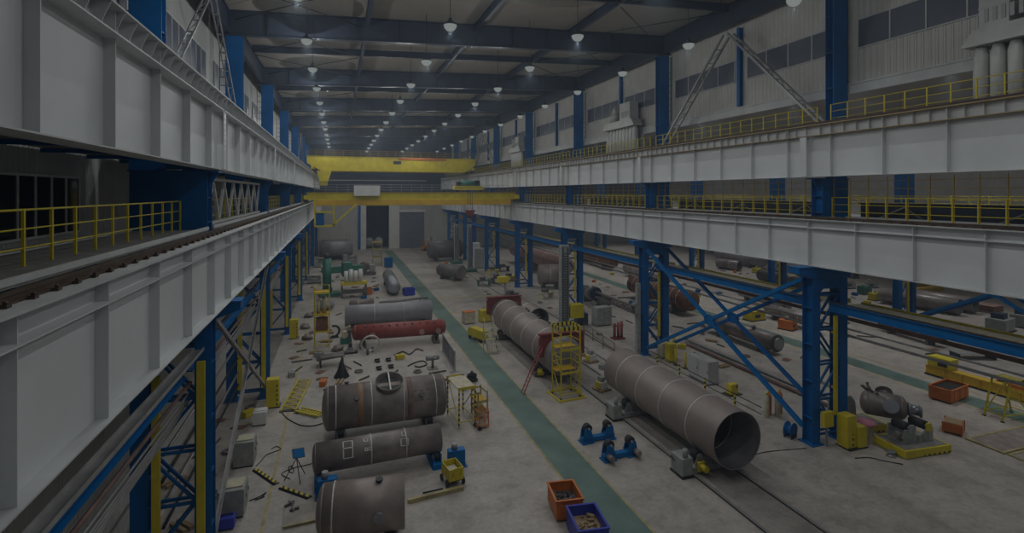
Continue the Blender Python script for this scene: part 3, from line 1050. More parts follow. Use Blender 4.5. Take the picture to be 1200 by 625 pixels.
# ------------------------------------------------------------------ shop-floor helpers
def vessel(name, label, p, q, h, R, m, heads=('flat', 'flat'), cat='vessel', seams=(), group=None, open_ends=False, wall=.04, head_m=None, hd=.35):
    """Lying shell from plan point p to q, axis h above the floor. Local x runs p to q."""
    p, q = Vector((p[0], p[1])), Vector((q[0], q[1]))
    d = q - p
    L = d.length
    c = (p + q) / 2
    r = T(name, label, cat, (c.x, c.y, 0), math.atan2(d.y, d.x), group)
    r['L'] = L
    a, b = -L / 2, L / 2
    if open_ends:
        MB().tube((a, 0, h), (b, 0, h), R, R - wall, 56).build('shell', m, r)
        MB().tube((a + .02, 0, h), (b - .02, 0, h), R - wall - .002, R - wall - .01, 56).build('bore', 'steel_bore', r)
    else:
        MB().rod((a, 0, h), (b, 0, h), R, 48).build('shell', m, r)
        for s, kind, x in ((-1, heads[0], a), (1, heads[1], b)):
            if kind == 'dish':
                pr = [(0, R)] + [(R * hd * math.sin(t * PI / 16), R * math.cos(t * PI / 16)) for t in range(1, 8)] + [(R * hd, .001)]
                MB().lathe((x + s * .003, 0, h), (s, 0, 0), pr, 48).build('dished_head', head_m or m, r)
            elif kind == 'flange':
                MB().rod((x, 0, h), (x + s * .12, 0, h), R * 1.08, 48).build('flange', head_m or m, r)
    for t in seams:
        MB().ring((a + L * t, 0, h), (1, 0, 0), R, .036, 48, 6).build('weld_seam', 'weld', r)
    return r


def nozzle(r, x, ang, h, R, rad, ln, m, name='nozzle'):
    """Branch on a lying shell: ang from straight up, round the shell."""
    d = Vector((0, math.sin(ang), math.cos(ang)))
    s = Vector((x, 0, h)) + d * (R - .05)
    MB().rod(s, s + d * (ln + .05), rad, 18).rod(s + d * (ln), s + d * (ln + .06), rad * 1.45, 18).build(name, m, r)


def roll_stand(label, x, y, h, R, m, rz=0.0, ang=35, wheel='rubber', motor=None, rw=.2, group=None, ln=.5, zb=0.0):
    """Pair of turning rolls that carries a shell of radius R, axis h up; the shell runs along local y."""
    r = T('turning_roll', label, 'turning roll', (x, y, zb), rz, group)
    h -= zb
    g = math.radians(ang)
    cx = (R + rw + .004) * math.sin(g)
    cz = h - (R + rw + .004) * math.cos(g)
    MB().box(-cx - .45, cx + .45, -ln / 2, ln / 2, .02, .22).box(-cx - .5, cx + .5, -ln / 2 - .06, ln / 2 + .06, 0, .03).build('base_frame', m, r)
    for s in (-1, 1):
        for yy in (-ln * .32 - .05, ln * .32):
            MB().prism([(s * cx - .3, .2), (s * cx + .3, .2), (s * cx + .12, cz + .12), (s * cx - .12, cz + .12)], 'xz', yy, yy + .05).build('bracket', m, r)
        wl = MB().rod((s * cx, -ln * .3, cz), (s * cx, ln * .3, cz), rw, 20)
        o = wl.build('roller', wheel, r)
        MB().rod((s * cx, -ln * .5, cz), (s * cx, ln * .5, cz), .05, 10).build('axle', 'pipe_grey', o)
    if motor:
        MB().rod((-cx - .1, -ln / 2 - .55, .36), (-cx - .1, -ln / 2 - .06, .36), .16, 16).box(-cx - .28, -cx + .08, -ln / 2 - .2, -ln / 2 - .065, .1, .55).build('motor', motor, r)
    return r


def bin_box(name, label, x, y, rz, a, b, h, m, cat='bin', fill='scrap', group=None):
    """Open steel skip: ribbed sides, rim, skids and its load."""
    r = T(name, label, cat, (x, y, 0), rz, group)
    t = .03
    k = MB()
    k.box(-a, a, -b, b, .1, .13)
    k.box(-a, -a + t, -b, b, .13, h).box(a - t, a, -b, b, .13, h).box(-a + t, a - t, -b, -b + t, .13, h).box(-a + t, a - t, b - t, b, .13, h)
    for i in range(3):
        u = -a * .66 + a * .66 * i
        k.box(u - .03, u + .03, -b - .03, -b, .12, h - .05).box(u - .03, u + .03, b, b + .03, .12, h - .05)
    k.build('body', m, r)
    k = MB()
    e = .045
    k.box(-a - e, a + e, -b - e, -b + e, h, h + .05).box(-a - e, a + e, b - e, b + e, h, h + .05).box(-a - e, -a + e, -b + e, b - e, h, h + .05).box(a - e, a + e, -b + e, b - e, h, h + .05)
    k.build('rim', m, r)
    MB().box(-a + .08, a - .08, -b + .1, -b + .22, 0, .1).box(-a + .08, a - .08, b - .22, b - .1, 0, .1).build('skid', m, r)
    if fill:
        k = MB()
        rd = random.Random(int(abs(x * 37 + y * 11)))
        k.box(-a + t, a - t, -b + t, b - t, .13, h * (.55 if fill != 'black' else .86))
        for i in range(26):
            u, v = rd.uniform(-a + .2, a - .2), rd.uniform(-b + .2, b - .2)
            w = rd.uniform(0, 6.3)
            l = rd.uniform(.06, .17)
            k.bar((u - l * math.cos(w), v - l * math.sin(w), h * .55 + rd.uniform(0, .12)), (u + l * math.cos(w), v + l * math.sin(w), h * .55 + rd.uniform(0, .16)), rd.uniform(.03, .1), rd.uniform(.02, .08))
        tag(k.build('scrap_load', fill, r), None, None, None, 'stuff')
    return r


def cabinet(name, label, x, y, rz, a, b, h, m='cabinet_grey', cat='cabinet', top=None, doors=2, group=None):
    r = T(name, label, cat, (x, y, 0), rz, group)
    MB().box(-a, a, -b, b, .08, h).build('body', m, r, bevel=.01)
    MB().box(-a + .02, a - .02, -b + .02, b - .02, 0, .08).build('plinth', 'black', r)
    for i in range(doors):
        u0 = -a + 2 * a * i / doors + .02
        u1 = -a + 2 * a * (i + 1) / doors - .02
        dd = MB().box(u0, u1, -b - .025, -b - .001, .14, h - .05).build('cabinet_door', m, r)
        MB().box(u1 - .08, u1 - .05, -b - .05, -b - .026, h * .5, h * .62).build('handle', 'black', dd)
    if top:
        MB().box(-a - .02, a + .02, -b - .02, b + .02, h, h + .05).build('lid', top, r)
    return r


def frame_tower(name, label, x, y, rz, a, b, h, levels, m='yellow', cat='scaffold', ladder=True, leg_m=None, floor_m='yellow_deep', rails=True, wheels=True, group=None, half=False):
    """Welded access tower: four posts, braces, platforms, hand rails and a ladder."""
    r = T(name, label, cat, (x, y, 0), rz, group)
    top = h
    for sx in (-1, 1):
        for sy in (-1, 1):
            MB().bar((sx * a, sy * b, .12 if wheels else 0), (sx * a, sy * b, top), .07, .07).build('post', leg_m or m, r)
            if wheels:
                MB().rod((sx * a - .03, sy * b, .07), (sx * a + .03, sy * b, .07), .07, 12).build('caster', 'black', r)
    k = MB()
    for z in (.35,):
        k.bar((-a, -b, z), (a, -b, z), .05).bar((-a, b, z), (a, b, z), .05).bar((-a, -b, z), (-a, b, z), .05).bar((a, -b, z), (a, b, z), .05)
    if rails:
        for z in levels:
            for dz in (.5, 1.0):
                if z + dz <= top + .01:
                    k.bar((-a, b, z + dz), (a, b, z + dz), .045).bar((-a, -b, z + dz), (-a, b, z + dz), .045).bar((a, -b, z + dz), (a, b, z + dz), .045)
    zz = [.35] + list(levels)
    for u, v in zip(zz[:-1], zz[1:]):
        k.bar((-a, -b, u), (-a, b, v), .04).bar((a, b, u), (a, -b, v), .04)
    k.build('brace_frame', m, r)
    for z in levels:
        f = MB().box(-a - .04, a + .04, -b - .04 if not half else 0, b + .04, z - .05, z)
        f.build('platform', floor_m, r)
        for yy in (-b - .06, b + .045):
            MB().box(-a - .05, a + .05, yy, yy + .015, z - .08, z + .08).build('toe_board', m, r)
    if ladder:
        k = MB()
        u = a + .12
        for v in (-.2, .2):
            k.bar((u, v, 0.02), (u, v, levels[-1]), .04, .04)
        i = .3
        while i < levels[-1]:
            k.bar((u, -.2, i), (u, .2, i), .03, .03); i += .3
        k.build('ladder', m, r)
    return r


def barrow(name, label, x, y, rz, a, b, h, m, cat='cart', load=None):
    r = T(name, label, cat, (x, y, 0), rz)
    k = MB().box(-a, a, -b, b, .3, .34)
    k.box(-a, -a + .03, -b, b, .34, h).box(a - .03, a, -b, b, .34, h * 1.0).box(-a + .03, a - .03, -b, -b + .03, .34, h).box(-a + .03, a - .03, b - .03, b, .34, h)
    k.build('tray', m, r)
    for sx in (-1, 1):
        for sy in (-1, 1):
            MB().rod((sx * a * .7, sy * (b + .01), .16), (sx * a * .7, sy * (b + .08), .16), .16, 16).build('wheel', 'rubber', r)
    MB().box(-a * .8, a * .8, -b * .7, b * .7, .2, .3).build('chassis', 'black', r)
    MB().bar((-a, -b * .5, .5), (-a - .25, -b * .5, 1.0), .04).bar((-a, b * .5, .5), (-a - .25, b * .5, 1.0), .04).bar((-a - .25, -b * .5, 1.0), (-a - .25, b * .5, 1.0), .04).build('handle', m if m != 'black' else 'yellow', r)
    if load:
        MB().box(-a * .8, a * .8, -b * .75, b * .75, .34, h * .7).build('liner', load, r)
    return r


def cable(label, pts, r, m='black', cat='cable', name='cable'):
    P = []
    for i in range(len(pts) - 1):
        p0, p1, p2, p3 = [Vector((*pts[max(0, min(len(pts) - 1, j))], 0)) for j in (i - 1, i, i + 1, i + 2)]
        for s in range(6):
            t = s / 6
            P.append(.5 * ((2 * p1) + (p2 - p0) * t + (2 * p0 - 5 * p1 + 4 * p2 - p3) * t * t + (3 * p1 - p0 - 3 * p2 + p3) * t ** 3))
    P.append(Vector((*pts[-1], 0)))
    P = [(p.x, p.y, r + .001) for p in P]
    return single(name, MB().path(P, r, 6), m, label, cat)


# ------------------------------------------------------------------ rail tracks in the floor
def track_rail(x, y0, y1, label):
    r = T('floor_rail', label, 'floor rail', (x, 0, 0), 0, 'rails set in the floor')
    MB().box(-.11, .11, y0, y1, .001, .008).build('groove_lining', 'black', r)
    MB().box(-.035, .035, y0, y1, .009, .05).build('rail_head', 'pipe_grey', r)


track_rail(16.36, -4, 60, 'floor rail of the track under the open pipe, rail beside the green aisle')
track_rail(18.64, -4, 60, 'floor rail of the track under the open pipe, rail towards the blue columns')
track_rail(20.7, 24, 95, 'floor rail of the boom track, first one past the open pipe')
track_rail(22.7, 24, 95, 'floor rail of the boom track, beside the blue columns')

# ------------------------------------------------------------------ the open pipe and its rolls
PX, PR, PH = 17.82, 1.37, 2.02
pipe = vessel('steel_pipe', 'long wide brown steel pipe with open end facing the camera on the rail track', (PX, 19.9), (PX, 30.4), PH, PR, 'steel_brown', cat='pipe', seams=(.2, .42, .64, .85), open_ends=True, wall=.035)
MB().ring((-10.5 / 2 + 1.9, 0, PH), (1, 0, 0), PR - .055, .02, 48, 6).build('inner_seam', 'weld', pipe)
roll_stand('pale grey turning roll with yellow motor under the near end of the open pipe', PX, 21.6, PH, PR, 'machine_grey', 0, 38, 'rubber', 'yellow', .24, 'turning rolls under the open pipe', .7, .052)
roll_stand('pale grey turning roll under the far end of the open pipe', PX, 28.2, PH, PR, 'machine_grey', 0, 38, 'rubber', None, .24, 'turning rolls under the open pipe', .7, .052)
for y, nm in ((21.6, 'near'), (28.2, 'far')):
    r = T('rail_bogie', 'low grey drive cabinet beside the %s turning roll of the open pipe' % nm, 'machine', (PX - 1.95, y - .15, 0))
    MB().box(-.32, .3, -.45, .45, .1, .95).build('housing', 'machine_grey', r, bevel=.04)
    MB().box(-.34, .32, -.5, .5, 0, .1).build('base_plate', 'black', r)
    MB().rod((-.05, -.3, .96), (-.05, -.3, 1.35), .12, 12).build('motor', 'machine_grey', r)
    MB().bar((-.32, .2, .6), (-.5, .2, .9), .04).build('lever', 'black', r)


def idler(label, x, y, rz, motor):
    r = T('idler_roll', label, 'turning roll', (x, y, 0), rz, 'blue idler rolls by the aisle')
    MB().box(-1.0, 1.0, -.16, .16, .05, .28).box(-1.05, -.35, -.3, .3, 0, .06).box(.35, 1.05, -.3, .3, 0, .06).build('base_frame', 'blue_bright', r)
    for s in (-1, 1):
        for yy in (-.22, .17):
            MB().prism([(s * .95, .28), (s * .35, .28), (s * .5, .72), (s * .78, .86), (s * .88, .7)], 'xz', yy, yy + .05).build('bracket', 'blue_bright', r)
        o = MB().rod((s * .62, -.16, .78), (s * .62, .16, .78), .22, 20).build('roller', 'rubber', r)
        MB().rod((s * .62, -.26, .78), (s * .62, .26, .78), .05, 10).build('axle', 'pipe_grey', o)
        if motor:
            MB().rod((s * .8, -.62, .3), (s * .8, -.23, .3), .15, 16).build('motor', 'steel_scale', r)


idler('blue idler roll by the aisle without motors, behind the motorised one', *at(700, 516), .03, False)
idler('blue idler roll by the aisle with grey motors, in front of its twin', *at(726, 536), .06, True)

# ------------------------------------------------------------------ vessel with maroon collars beyond the open pipe
VX, VR, VH = 15.3, 1.42, 1.95
v2 = vessel('pressure_vessel', 'long brown pressure vessel with dished head and two maroon collars beside the green aisle', (VX, 34.2), (VX, 48.8), VH, VR, 'steel_brown', ('dish', 'dish'), seams=(.18, .36, .54, .72, .9), head_m='steel_bluish')
for x, nm in ((-6.9, 'near'), (6.95, 'far')):
    k = MB()
    pts = []
    for i in range(25):
        a = PI * i / 24
        pts.append(((VR + .01) * math.cos(a), (VR + .01) * math.sin(a)))
    out = [(-1.75, 0), (-1.75, 1.55), (1.75, 1.55), (1.75, 0)]
    for i in range(24):
        (u0, w0), (u1, w1) = pts[i], pts[i + 1]
        def edge(u, w):
            s = min(1.75 / max(1e-6, abs(u)), 1.55 / max(1e-6, w))
            return (u * s, w * s)
        e0, e1 = edge(u0, max(w0, 1e-5)), edge(u1, max(w1, 1e-5))
        k.prism([(u0, VH + w0), (u1, VH + w1), (e1[0], VH + e1[1]), (e0[0], VH + e0[1])], 'yz', x - .12, x + .12)
    k.box(x - .2, x + .2, -1.78, 1.78, VH + 1.56, VH + 1.66)
    tag(k.build('collar', 'maroon', v2), 'maroon %s collar plate' % nm)
for i in range(9):
    nozzle(v2, -5.6 + i * 1.35, -.28 if i % 2 else -.5, VH, VR, .08, .16, 'steel_dark')
for y, nm in ((36.5, 'head'), (46.5, 'far')):
    roll_stand('dark turning roll under the %s end of the collared vessel' % nm, VX, y, VH, VR, 'steel_dark', 0, 38, 'rubber', 'yellow' if nm == 'head' else None, .24, 'turning rolls under the collared vessel', .7, .052)
# leaning red ladder
x0, y0 = at(612, 462)
x1, y1 = at(631, 404, 3.05)
r = T('leaning_ladder', 'slim red ladder leaning against the collared vessel from the aisle', 'ladder', (x0, y0, 0))
d = Vector((VX - 1.43 - x0 - .35, y1 - y0, 2.9))
for s in (-.22, .22):
    MB().bar((0, s, 0), (d.x, d.y + s, d.z), .06, .05).build('rail', 'red_primer', r)
k = MB()
for i in range(1, 11):
    c = d * (i / 11.5)
    k.bar((c.x, c.y - .22, c.z), (c.x, c.y + .22, c.z), .035)
k.build('rung', 'red_primer', r)
# yellow tower at the head
tx, ty = at(668, 466)
tw = frame_tower('access_tower', 'tall yellow access tower in front of the dished head of the collared vessel', tx - .1, ty + .4, .08, .72, .62, 4.55, (1.75, 3.3), ladder=True, rails=True, half=True)
tag(MB().box(-.78, .78, -.72, -.66, 4.555, 4.8).box(-.78, .78, .66, .72, 4.555, 4.8).box(-.78, -.72, -.66, .66, 4.555, 4.8).box(.72, .78, -.66, .66, 4.555, 4.8).build('top_frame', 'hazard_x', tw), 'black and yellow striped top frame')
MB().box(-1.0, 1.0, -.95, -.85, 0, .1).box(-1.0, 1.0, .85, .95, 0, .1).box(-1.0, -.9, -.85, .85, 0, .1).box(.9, 1.0, -.85, .85, 0, .1).build('floor_frame', 'yellow', tw)
# cream steps and yellow machine at the far end of the vessel
sx, sy = at(575, 413)
r = T('step_platform', 'cream step platform with yellow top beside the far end of the collared vessel', 'steps', (sx, sy, 0), .1)
for i in range(5):
    MB().box(-.4, .4, -.7 + i * .28, -.44 + i * .28, .38 * (i + 1) - .04, .38 * (i + 1)).build('tread', 'ivory', r)
for s in (-.42, .42):
    MB().prism([(-.75, 0), (-.55, 0), (.75, 1.85), (.75, 2.0), (.6, 2.0), (-.75, .2)], 'yz', s - .02, s + .02).build('stringer', 'ivory', r)
k = MB()
for s in (-.4, .4):
    k.bar((s, .7, 0), (s, .7, 2.9), .05).bar((s, -.7, .4), (s, -.7, 1.3), .05).bar((s, -.7, 1.3), (s, .7, 2.9), .05)
k.build('hand_rail', 'ivory', r)
bx, by = at(560, 399)
r = T('tool_trolley', 'long yellow trolley chest on the aisle side of the collared vessel', 'trolley', (bx, by, 0), 1.9)
MB().prism([(-1.2, .35), (1.2, .35), (1.2, .9), (.9, 1.1), (-1.2, 1.1)], 'xz', -.35, .35).build('chest', 'yellow', r)
for s in (-.9, .9):
    for t in (-.3, .3):
        MB().rod((s, t - .05, .17), (s, t + .05, .17), .17, 14).build('wheel', 'rubber', r)
MB().box(-1.1, 1.1, -.3, .3, .3, .35).build('chassis', 'black', r)
for u, v, mm, lb in ((549, 379, 'ivory', 'cream welding cabinet with orange lid beyond the long yellow trolley chest'), (568, 377, 'yellow', 'yellow power unit with pale base beyond the long yellow trolley chest')):
    x, y = at(u, v)
    cabinet('welding_unit', lb, x, y, .2, .55, .45, 1.2, mm, 'welding unit', 'orange' if mm == 'ivory' else 'yellow', 1)
# short open pipe behind it
vessel('steel_pipe', 'short grey-brown open pipe lying behind the collared vessel, dark bore towards the camera', (18.3, 46.8), (18.3, 52.0), 1.5, 1.06, 'steel_brown', cat='pipe', open_ends=True, seams=(.5,))
for y in (47.8, 51.0):
    roll_stand('small dark turning roll under the short grey-brown pipe, %s one' % ('camera-side' if y < 49 else 'rear'), 18.3, y, 1.5, 1.06, 'machine_grey', 0, 38, 'rubber', None, .2, 'turning rolls under the short pipe', .5, .052)
x, y = at(592, 366)
r = T('welding_machine', 'yellow welding head on a pale arm above the far collar', 'machine', (x, y, 0))
MB().bar((0, 0, 0), (0, 0, 3.4), .14).build('mast', 'pipe_grey', r)
MB().box(-.9, .4, -.3, .3, 3.4, 4.1).build('head', 'yellow', r, bevel=.05)
MB().bar((.3, 0, 3.6), (2.6, .3, 3.6), .16).build('arm', 'steel_dark', r)

# ------------------------------------------------------------------ boom manipulators (masts) by the columns
def boom(label, x, y, h, arm, col='machine_grey', box='yellow'):
    r = T('welding_boom', label, 'manipulator', (x, y, 0))
    MB().box(-1.1, 1.1, -.8, .8, .1, .45).build('carriage', 'machine_green', r)
    for sx in (-.95, .95):
        for sy in (-.5, .5):
            MB().rod((sx - .06, sy, .17), (sx + .06, sy, .17), .11, 12).build('wheel', 'black', r)
    MB().box(-.42, .42, -.3, .3, .45, h).build('mast', col, r)
    k = MB().box(-.3, -.2, -.36, -.3, .8, h - .2).box(.2, .3, -.36, -.3, .8, h - .2)
    k.build('guide_rail', 'navy', r)
    k = MB()
    for i in range(int((h - 1.4) / .25)):
        k.box(-.1, .1, -.35, -.3, 1 + i * .25, 1.1 + i * .25)
    k.build('rack', 'black', r)
    if arm:
        MB().box(.5, 1.9, -.5, .5, 1.5, 2.8).build('control_box', box, r, bevel=.04)
        MB().box(.43, .5, -.3, .3, 1.6, 2.6).build('saddle', 'navy', r)
    return r


mx, my = at(661, 391)
boom('tall pale grey mast with yellow box hiding the third blue column', mx, my, 8.6, True)
boom('slim grey-green mast beyond the third blue column, on the same track', 21.6, 88.0, 8.2, False)
boom('slim grey mast far down the track beside the sixth blue column', 21.6, 99.0, 7.6, False)
x, y = at(676, 381)
cabinet('control_desk', 'dark blue-grey control desk under the yellow box of the tall mast', x + .5, y, 0, .6, .4, 1.2, 'navy')
x, y = at(705, 381)
cabinet('switch_cabinet', 'pale twin switch cabinet by the rails past the tall mast', x, y, .1, .9, .5, 1.9, 'machine_grey')

# ------------------------------------------------------------------ tank row (axes across the hall)
def ends(u0, v0, u1, v1, z):
    return at(u0, v0, z), at(u1, v1, z)


def tank_rolls(v, R, h, m, offs, what, w='rubber', grp=None):
    for t, nm in offs:
        c = Vector((v.location.x, v.location.y)) + Vector((math.cos(v.rotation_euler.z), math.sin(v.rotation_euler.z))) * t * v['L']
        roll_stand('%s, %s end' % (what, nm), c.x, c.y, h, R, m, v.rotation_euler.z - PI / 2, 38, w, None, .17, grp or what, .5)


# C: big tank with manhole
p, q = ends(385, 480, 516, 463, 1.5)
tc = vessel('storage_tank', 'large dark steel tank with raised oval manhole on top, behind the chalk-marked tube', p, q, 1.55, 1.2, 'steel_scale', ('dish', 'dish'), 'tank', (.06, .36, .64, .93), hd=.3)
a = -.36
d = Vector((0, math.sin(a), math.cos(a)))
c0 = Vector((.12, 0, 1.55))
MB().lathe(c0 + d * .85, d, [(0, .62), (.25, .66), (.55, .80), (.6, .80), (.6, .76), (.55, .75), (.25, .61), (0, .57)], 40, True).build('manhole', 'steel_scale', tc)
MB().rod(c0 + d * .9, c0 + d * 1.19, .60, 36).build('bore', 'black', tc)  # solid black plug, painted as the shaded inside of the manhole
MB().bar(c0 + d * 1.43 - Vector((0, d.z, -d.y)) * .75, c0 + d * 1.43 + Vector((0, d.z, -d.y)) * .75, .07).build('manhole_bar', 'weld', tc)
for x, a in ((-1.7, -.9), (1.9, -1.1), (-2.2, .2)):
    nozzle(tc, x, a, 1.55, 1.2, .1, .12, 'steel_dark')
k = MB()
for i in range(4):
    for j in range(2):
        x, a = 1.5 + i * .38, -1.35 + j * .45
        c = Vector((x, 1.205 * math.sin(a), 1.55 + 1.205 * math.cos(a)))
        k.bar(c - Vector((.1, 0, 0)), c + Vector((.1, 0, 0)), .03, .02)
tag(k.build('lifting_lug', 'steel_dark', tc), kind='stuff')
tank_rolls(tc, 1.2, 1.55, 'steel_dark', ((-.4, 'window-side'), (.37, 'aisle-side')), 'dark turning roll under the big manhole tank')
for t in (-1.5, 1.25):
    MB().tube((t - .16, 0, 1.55), (t + .16, 0, 1.55), 1.203, 1.18, 48).build('rust_band', mat('rust_tint%d' % (t > 0), (.26, .15, .085) if t < 0 else (.23, .14, .115), .55, .05, .3, 1.2), tc)
# D: chalk-marked tube
p, q = ends(370, 538, 515, 513, 1.1)
td = vessel('drum_shell', 'long slim dark steel drum with chalked squares, on blue turning rolls', p, q, 1.12, .68, 'steel_scale', ('dish', 'flat'), 'drum', (.42, .70), hd=.25)
k = MB()


def chalk(cx, ang, w, h, R, H, k):
    def P(x, a):
        return (x, (R + .006) * math.sin(a), H + (R + .006) * math.cos(a))
    a0, a1 = ang - h / R / 2, ang + h / R / 2
    for (xa, aa, xb, ab) in ((cx - w / 2, a0, cx + w / 2, a0), (cx - w / 2, a1, cx + w / 2, a1), (cx - w / 2, a0, cx - w / 2, a1), (cx + w / 2, a0, cx + w / 2, a1)):
        n = 4
        for i in range(n):
            k.bar(P(xa + (xb - xa) * i / n, aa + (ab - aa) * i / n), P(xa + (xb - xa) * (i + 1) / n, aa + (ab - aa) * (i + 1) / n), .05, .012)


chalk(-1.55, -1.15, .42, .42, .68, 1.12, k); chalk(-1.55, -.55, .42, .34, .68, 1.12, k)
chalk(-.72, -.45, .16, .16, .68, 1.12, k); chalk(-.72, -1.1, .10, .12, .68, 1.12, k); chalk(-.55, -1.1, .10, .12, .68, 1.12, k)
chalk(1.1, -1.05, .34, .32, .68, 1.12, k); chalk(1.1, -.45, .18, .2, .68, 1.12, k)
k.build('chalk_marking', 'chalk', td)
tank_rolls(td, .68, 1.12, 'blue_bright', ((-.46, 'window-side'), (.455, 'aisle-side')), 'blue turning roll under the chalked drum')
for i, (u, v) in enumerate(((381, 575), (519, 545))):
    x, y = at(u, v)
    r = T('drive_unit', 'blue drive unit with %s beside the %s blue roll of the chalked drum' % (('white plate', 'window-side') if i == 0 else ('grey motor', 'aisle-side')), 'drive unit', (x + (.1 if i == 0 else .62), y - .55 if i == 0 else y - .3, 0))
    MB().box(-.42, .42, -.22, .22, .04, .85).build('housing', 'blue_bright', r, bevel=.03)
    MB().box(-.5, .5, -.3, .3, 0, .05).build('base_plate', 'blue', r)
    if i == 0:
        MB().box(-.02, .42, -.24, -.222, .2, .7).build('name_plate', 'ivory', r)
    MB().rod((-.1, 0, .86), (-.1, 0, 1.15), .14, 14).build('motor', 'pipe_grey', r)
# E: foremost tank
p, q = ends(380, 599, 474, 587, 1.35)
te = vessel('storage_tank', 'short foremost steel tank with pale top and side nozzle, in front of the chalked drum', p, q, 1.35, .98, 'steel_warm', ('dish', 'flat'), 'tank', (.12,), hd=.3)
nozzle(te, .55, -1.45, 1.35, .98, .13, .2, 'steel_silver')
nozzle(te, .55, -.15, 1.35, .98, .10, .12, 'black')
tank_rolls(te, .98, 1.35, 'steel_dark', ((-.3, 'window-side'), (.32, 'aisle-side')), 'dark turning roll under the foremost tank')
# red drum
p, q = ends(417, 390, 518, 383, 1.25)
tr2 = vessel('steam_drum', 'long red-primed drum with a row of short stubs along its top', p, q, 1.25, .68, 'red_primer', ('dish', 'dish'), 'drum', hd=.5)
for i in range(10):
    nozzle(tr2, -3.0 + i * .68, -.62, 1.25, .68, .055, .14, 'steel_dark', 'stub')
for x in (-2.4, 1.9, 3.4):
    nozzle(tr2, x, -1.75, 1.25, .68, .17, .18, 'pale_pink')
tank_rolls(tr2, .68, 1.25, 'steel_dark', ((-.42, 'window-side'), (.42, 'aisle-side')), 'dark turning roll under the red drum')
# grey shell
p, q = ends(404, 371, 505, 364, 1.35)
tg = vessel('drum_shell', 'long plain grey steel shell lying behind the red drum', p, q, 1.4, 1.02, 'steel_bluish', ('flat', 'flat'), 'shell', (.33, .67), open_ends=True)
tank_rolls(tg, 1.02, 1.4, 'steel_dark', ((-.4, 'window-side'), (.4, 'aisle-side')), 'dark turning roll under the grey shell')
# thin tubes behind
p, q = ends(411, 357, 437, 354, .7)
ts = vessel('steel_tube', 'thin brown tube with pale band behind the grey shell', p, q, .75, .42, 'steel_brown', ('dish', 'flat'), 'tube', (.3,))
tank_rolls(ts, .42, .75, 'steel_dark', ((-.3, 'window-side'), (.3, 'aisle-side')), 'small turning roll under the thin brown tube')
p, q = ends(446, 355, 500, 349, .6)
r = vessel('steel_tube', 'long thin grey tube on stands behind the grey shell, aisle side', p, q, .62, .16, 'steel_bluish', ('flange', 'flange'), 'tube')
for t in (-.35, 0, .35):
    x = t * r['L']
    MB().box(x - .1, x + .1, -.3, .3, 0, .06).box(x - .06, x + .06, -.05, .05, .06, .45).build('stand', 'steel_dark', r)
# dished head lying at the window side of the grey shell
x, y = at(388, 362)
r = T('dished_head', 'grey dished vessel head lying open beside the grey shell', 'vessel head', (x - .6, y, 0))
MB().lathe((0, 0, .25), (0, 0, 1), [(0, .95), (.35, .93), (.55, .85), (.75, .6), (.85, .01)], 32).build('dome', 'steel_bluish', r)
MB().box(-.7, -.5, -.7, .7, 0, .25).box(.5, .7, -.7, .7, 0, .25).build('dunnage', 'wood', r)

# foreground skips
bin_box('scrap_bin', 'orange open steel bin full of scrap beside the green aisle', *at(662, 599), -.13, .58, .72, .85, 'orange')
bin_box('scrap_bin', 'dark blue open steel bin with wood scrap, in front of the orange bin', *at(688, 632), -.13, .60, .80, .85, 'royal', fill='wood')
# yellow barrow
x, y = at(531, 567)
barrow('hand_cart', 'yellow open hand cart standing by the aisle-side blue roll', x, y + .15, 1.75, .5, .36, .85, 'yellow', load='ivory')
# yellow bar on floor
p, q = at(478, 590), at(543, 574)
single('lifting_beam', MB().bar((p[0], p[1], .09), (q[0], q[1], .09), .17, .17), 'line_yellow', 'long dull yellow bar lying on the floor in front of the yellow hand cart', 'beam')
p, q = at(496, 581), at(532, 573)
single('steel_rod', MB().rod((p[0], p[1] + .16, .03), (q[0] - .5, q[1] + .12, .03), .03, 8), 'black', 'thin dark rod lying beside the dull yellow bar', 'rod')
# striped work platform
p0, p1, p3 = at(526, 503), at(543, 505), at(538, 481)
cx, cy = (p1[0] + p3[0]) / 2, (p1[1] + p3[1]) / 2
frame_tower('work_platform', 'work platform on black-and-yellow striped legs at the aisle end of the manhole tank', cx, cy, .12, .5, 1.05, 2.35, (2.3,), m='yellow', leg_m='hazard_z', ladder=False, floor_m='ivory', cat='work platform', rails=False, wheels=False)
x, y = at(548, 505)
frame_tower('step_stand', 'low plain yellow stair frame beside the striped work platform', x + 1.15, y + 1.7, .12, .3, .55, 1.7, (.55, 1.1), m='line_yellow', ladder=False, cat='steps', wheels=False)
x, y = at(566, 503)
r = T('cylinder_trolley', 'small orange-brown wire trolley on the floor past the striped platform', 'trolley', (x, y + .2, 0), .2)
k = MB()
for sx in (-.3, .3):
    for sy in (-.25, .25):
        k.bar((sx, sy, .1), (sx, sy, 1.0), .04)
for z in (.15, .55, 1.0):
    k.bar((-.3, -.25, z), (.3, -.25, z), .035).bar((-.3, .25, z), (.3, .25, z), .035).bar((-.3, -.25, z), (-.3, .25, z), .035).bar((.3, -.25, z), (.3, .25, z), .035)
k.build('frame', 'orange', r)
for sy in (-.3, .3):
    MB().rod((-.3, sy - .03, .12), (-.3, sy + .03, .12), .12, 12).build('wheel', 'black', r)
MB().box(-.26, .26, -.21, .21, .16, .2).build('tray', 'wood', r)
x, y = at(553, 447)
r = T('tool_bag', 'dark bundle of cables beside the striped platform, at the aisle edge', 'cable bundle', (x, y, 0))
k = MB()
for i in range(6):
    k.ring((.05 * math.sin(i * 2.1), .05 * math.cos(i * 1.7), .06 + i * .09), (0.1 * math.sin(i), .1, 1), .38 - i * .02, .05, 20, 6)
k.build('coil', 'rubber', r)
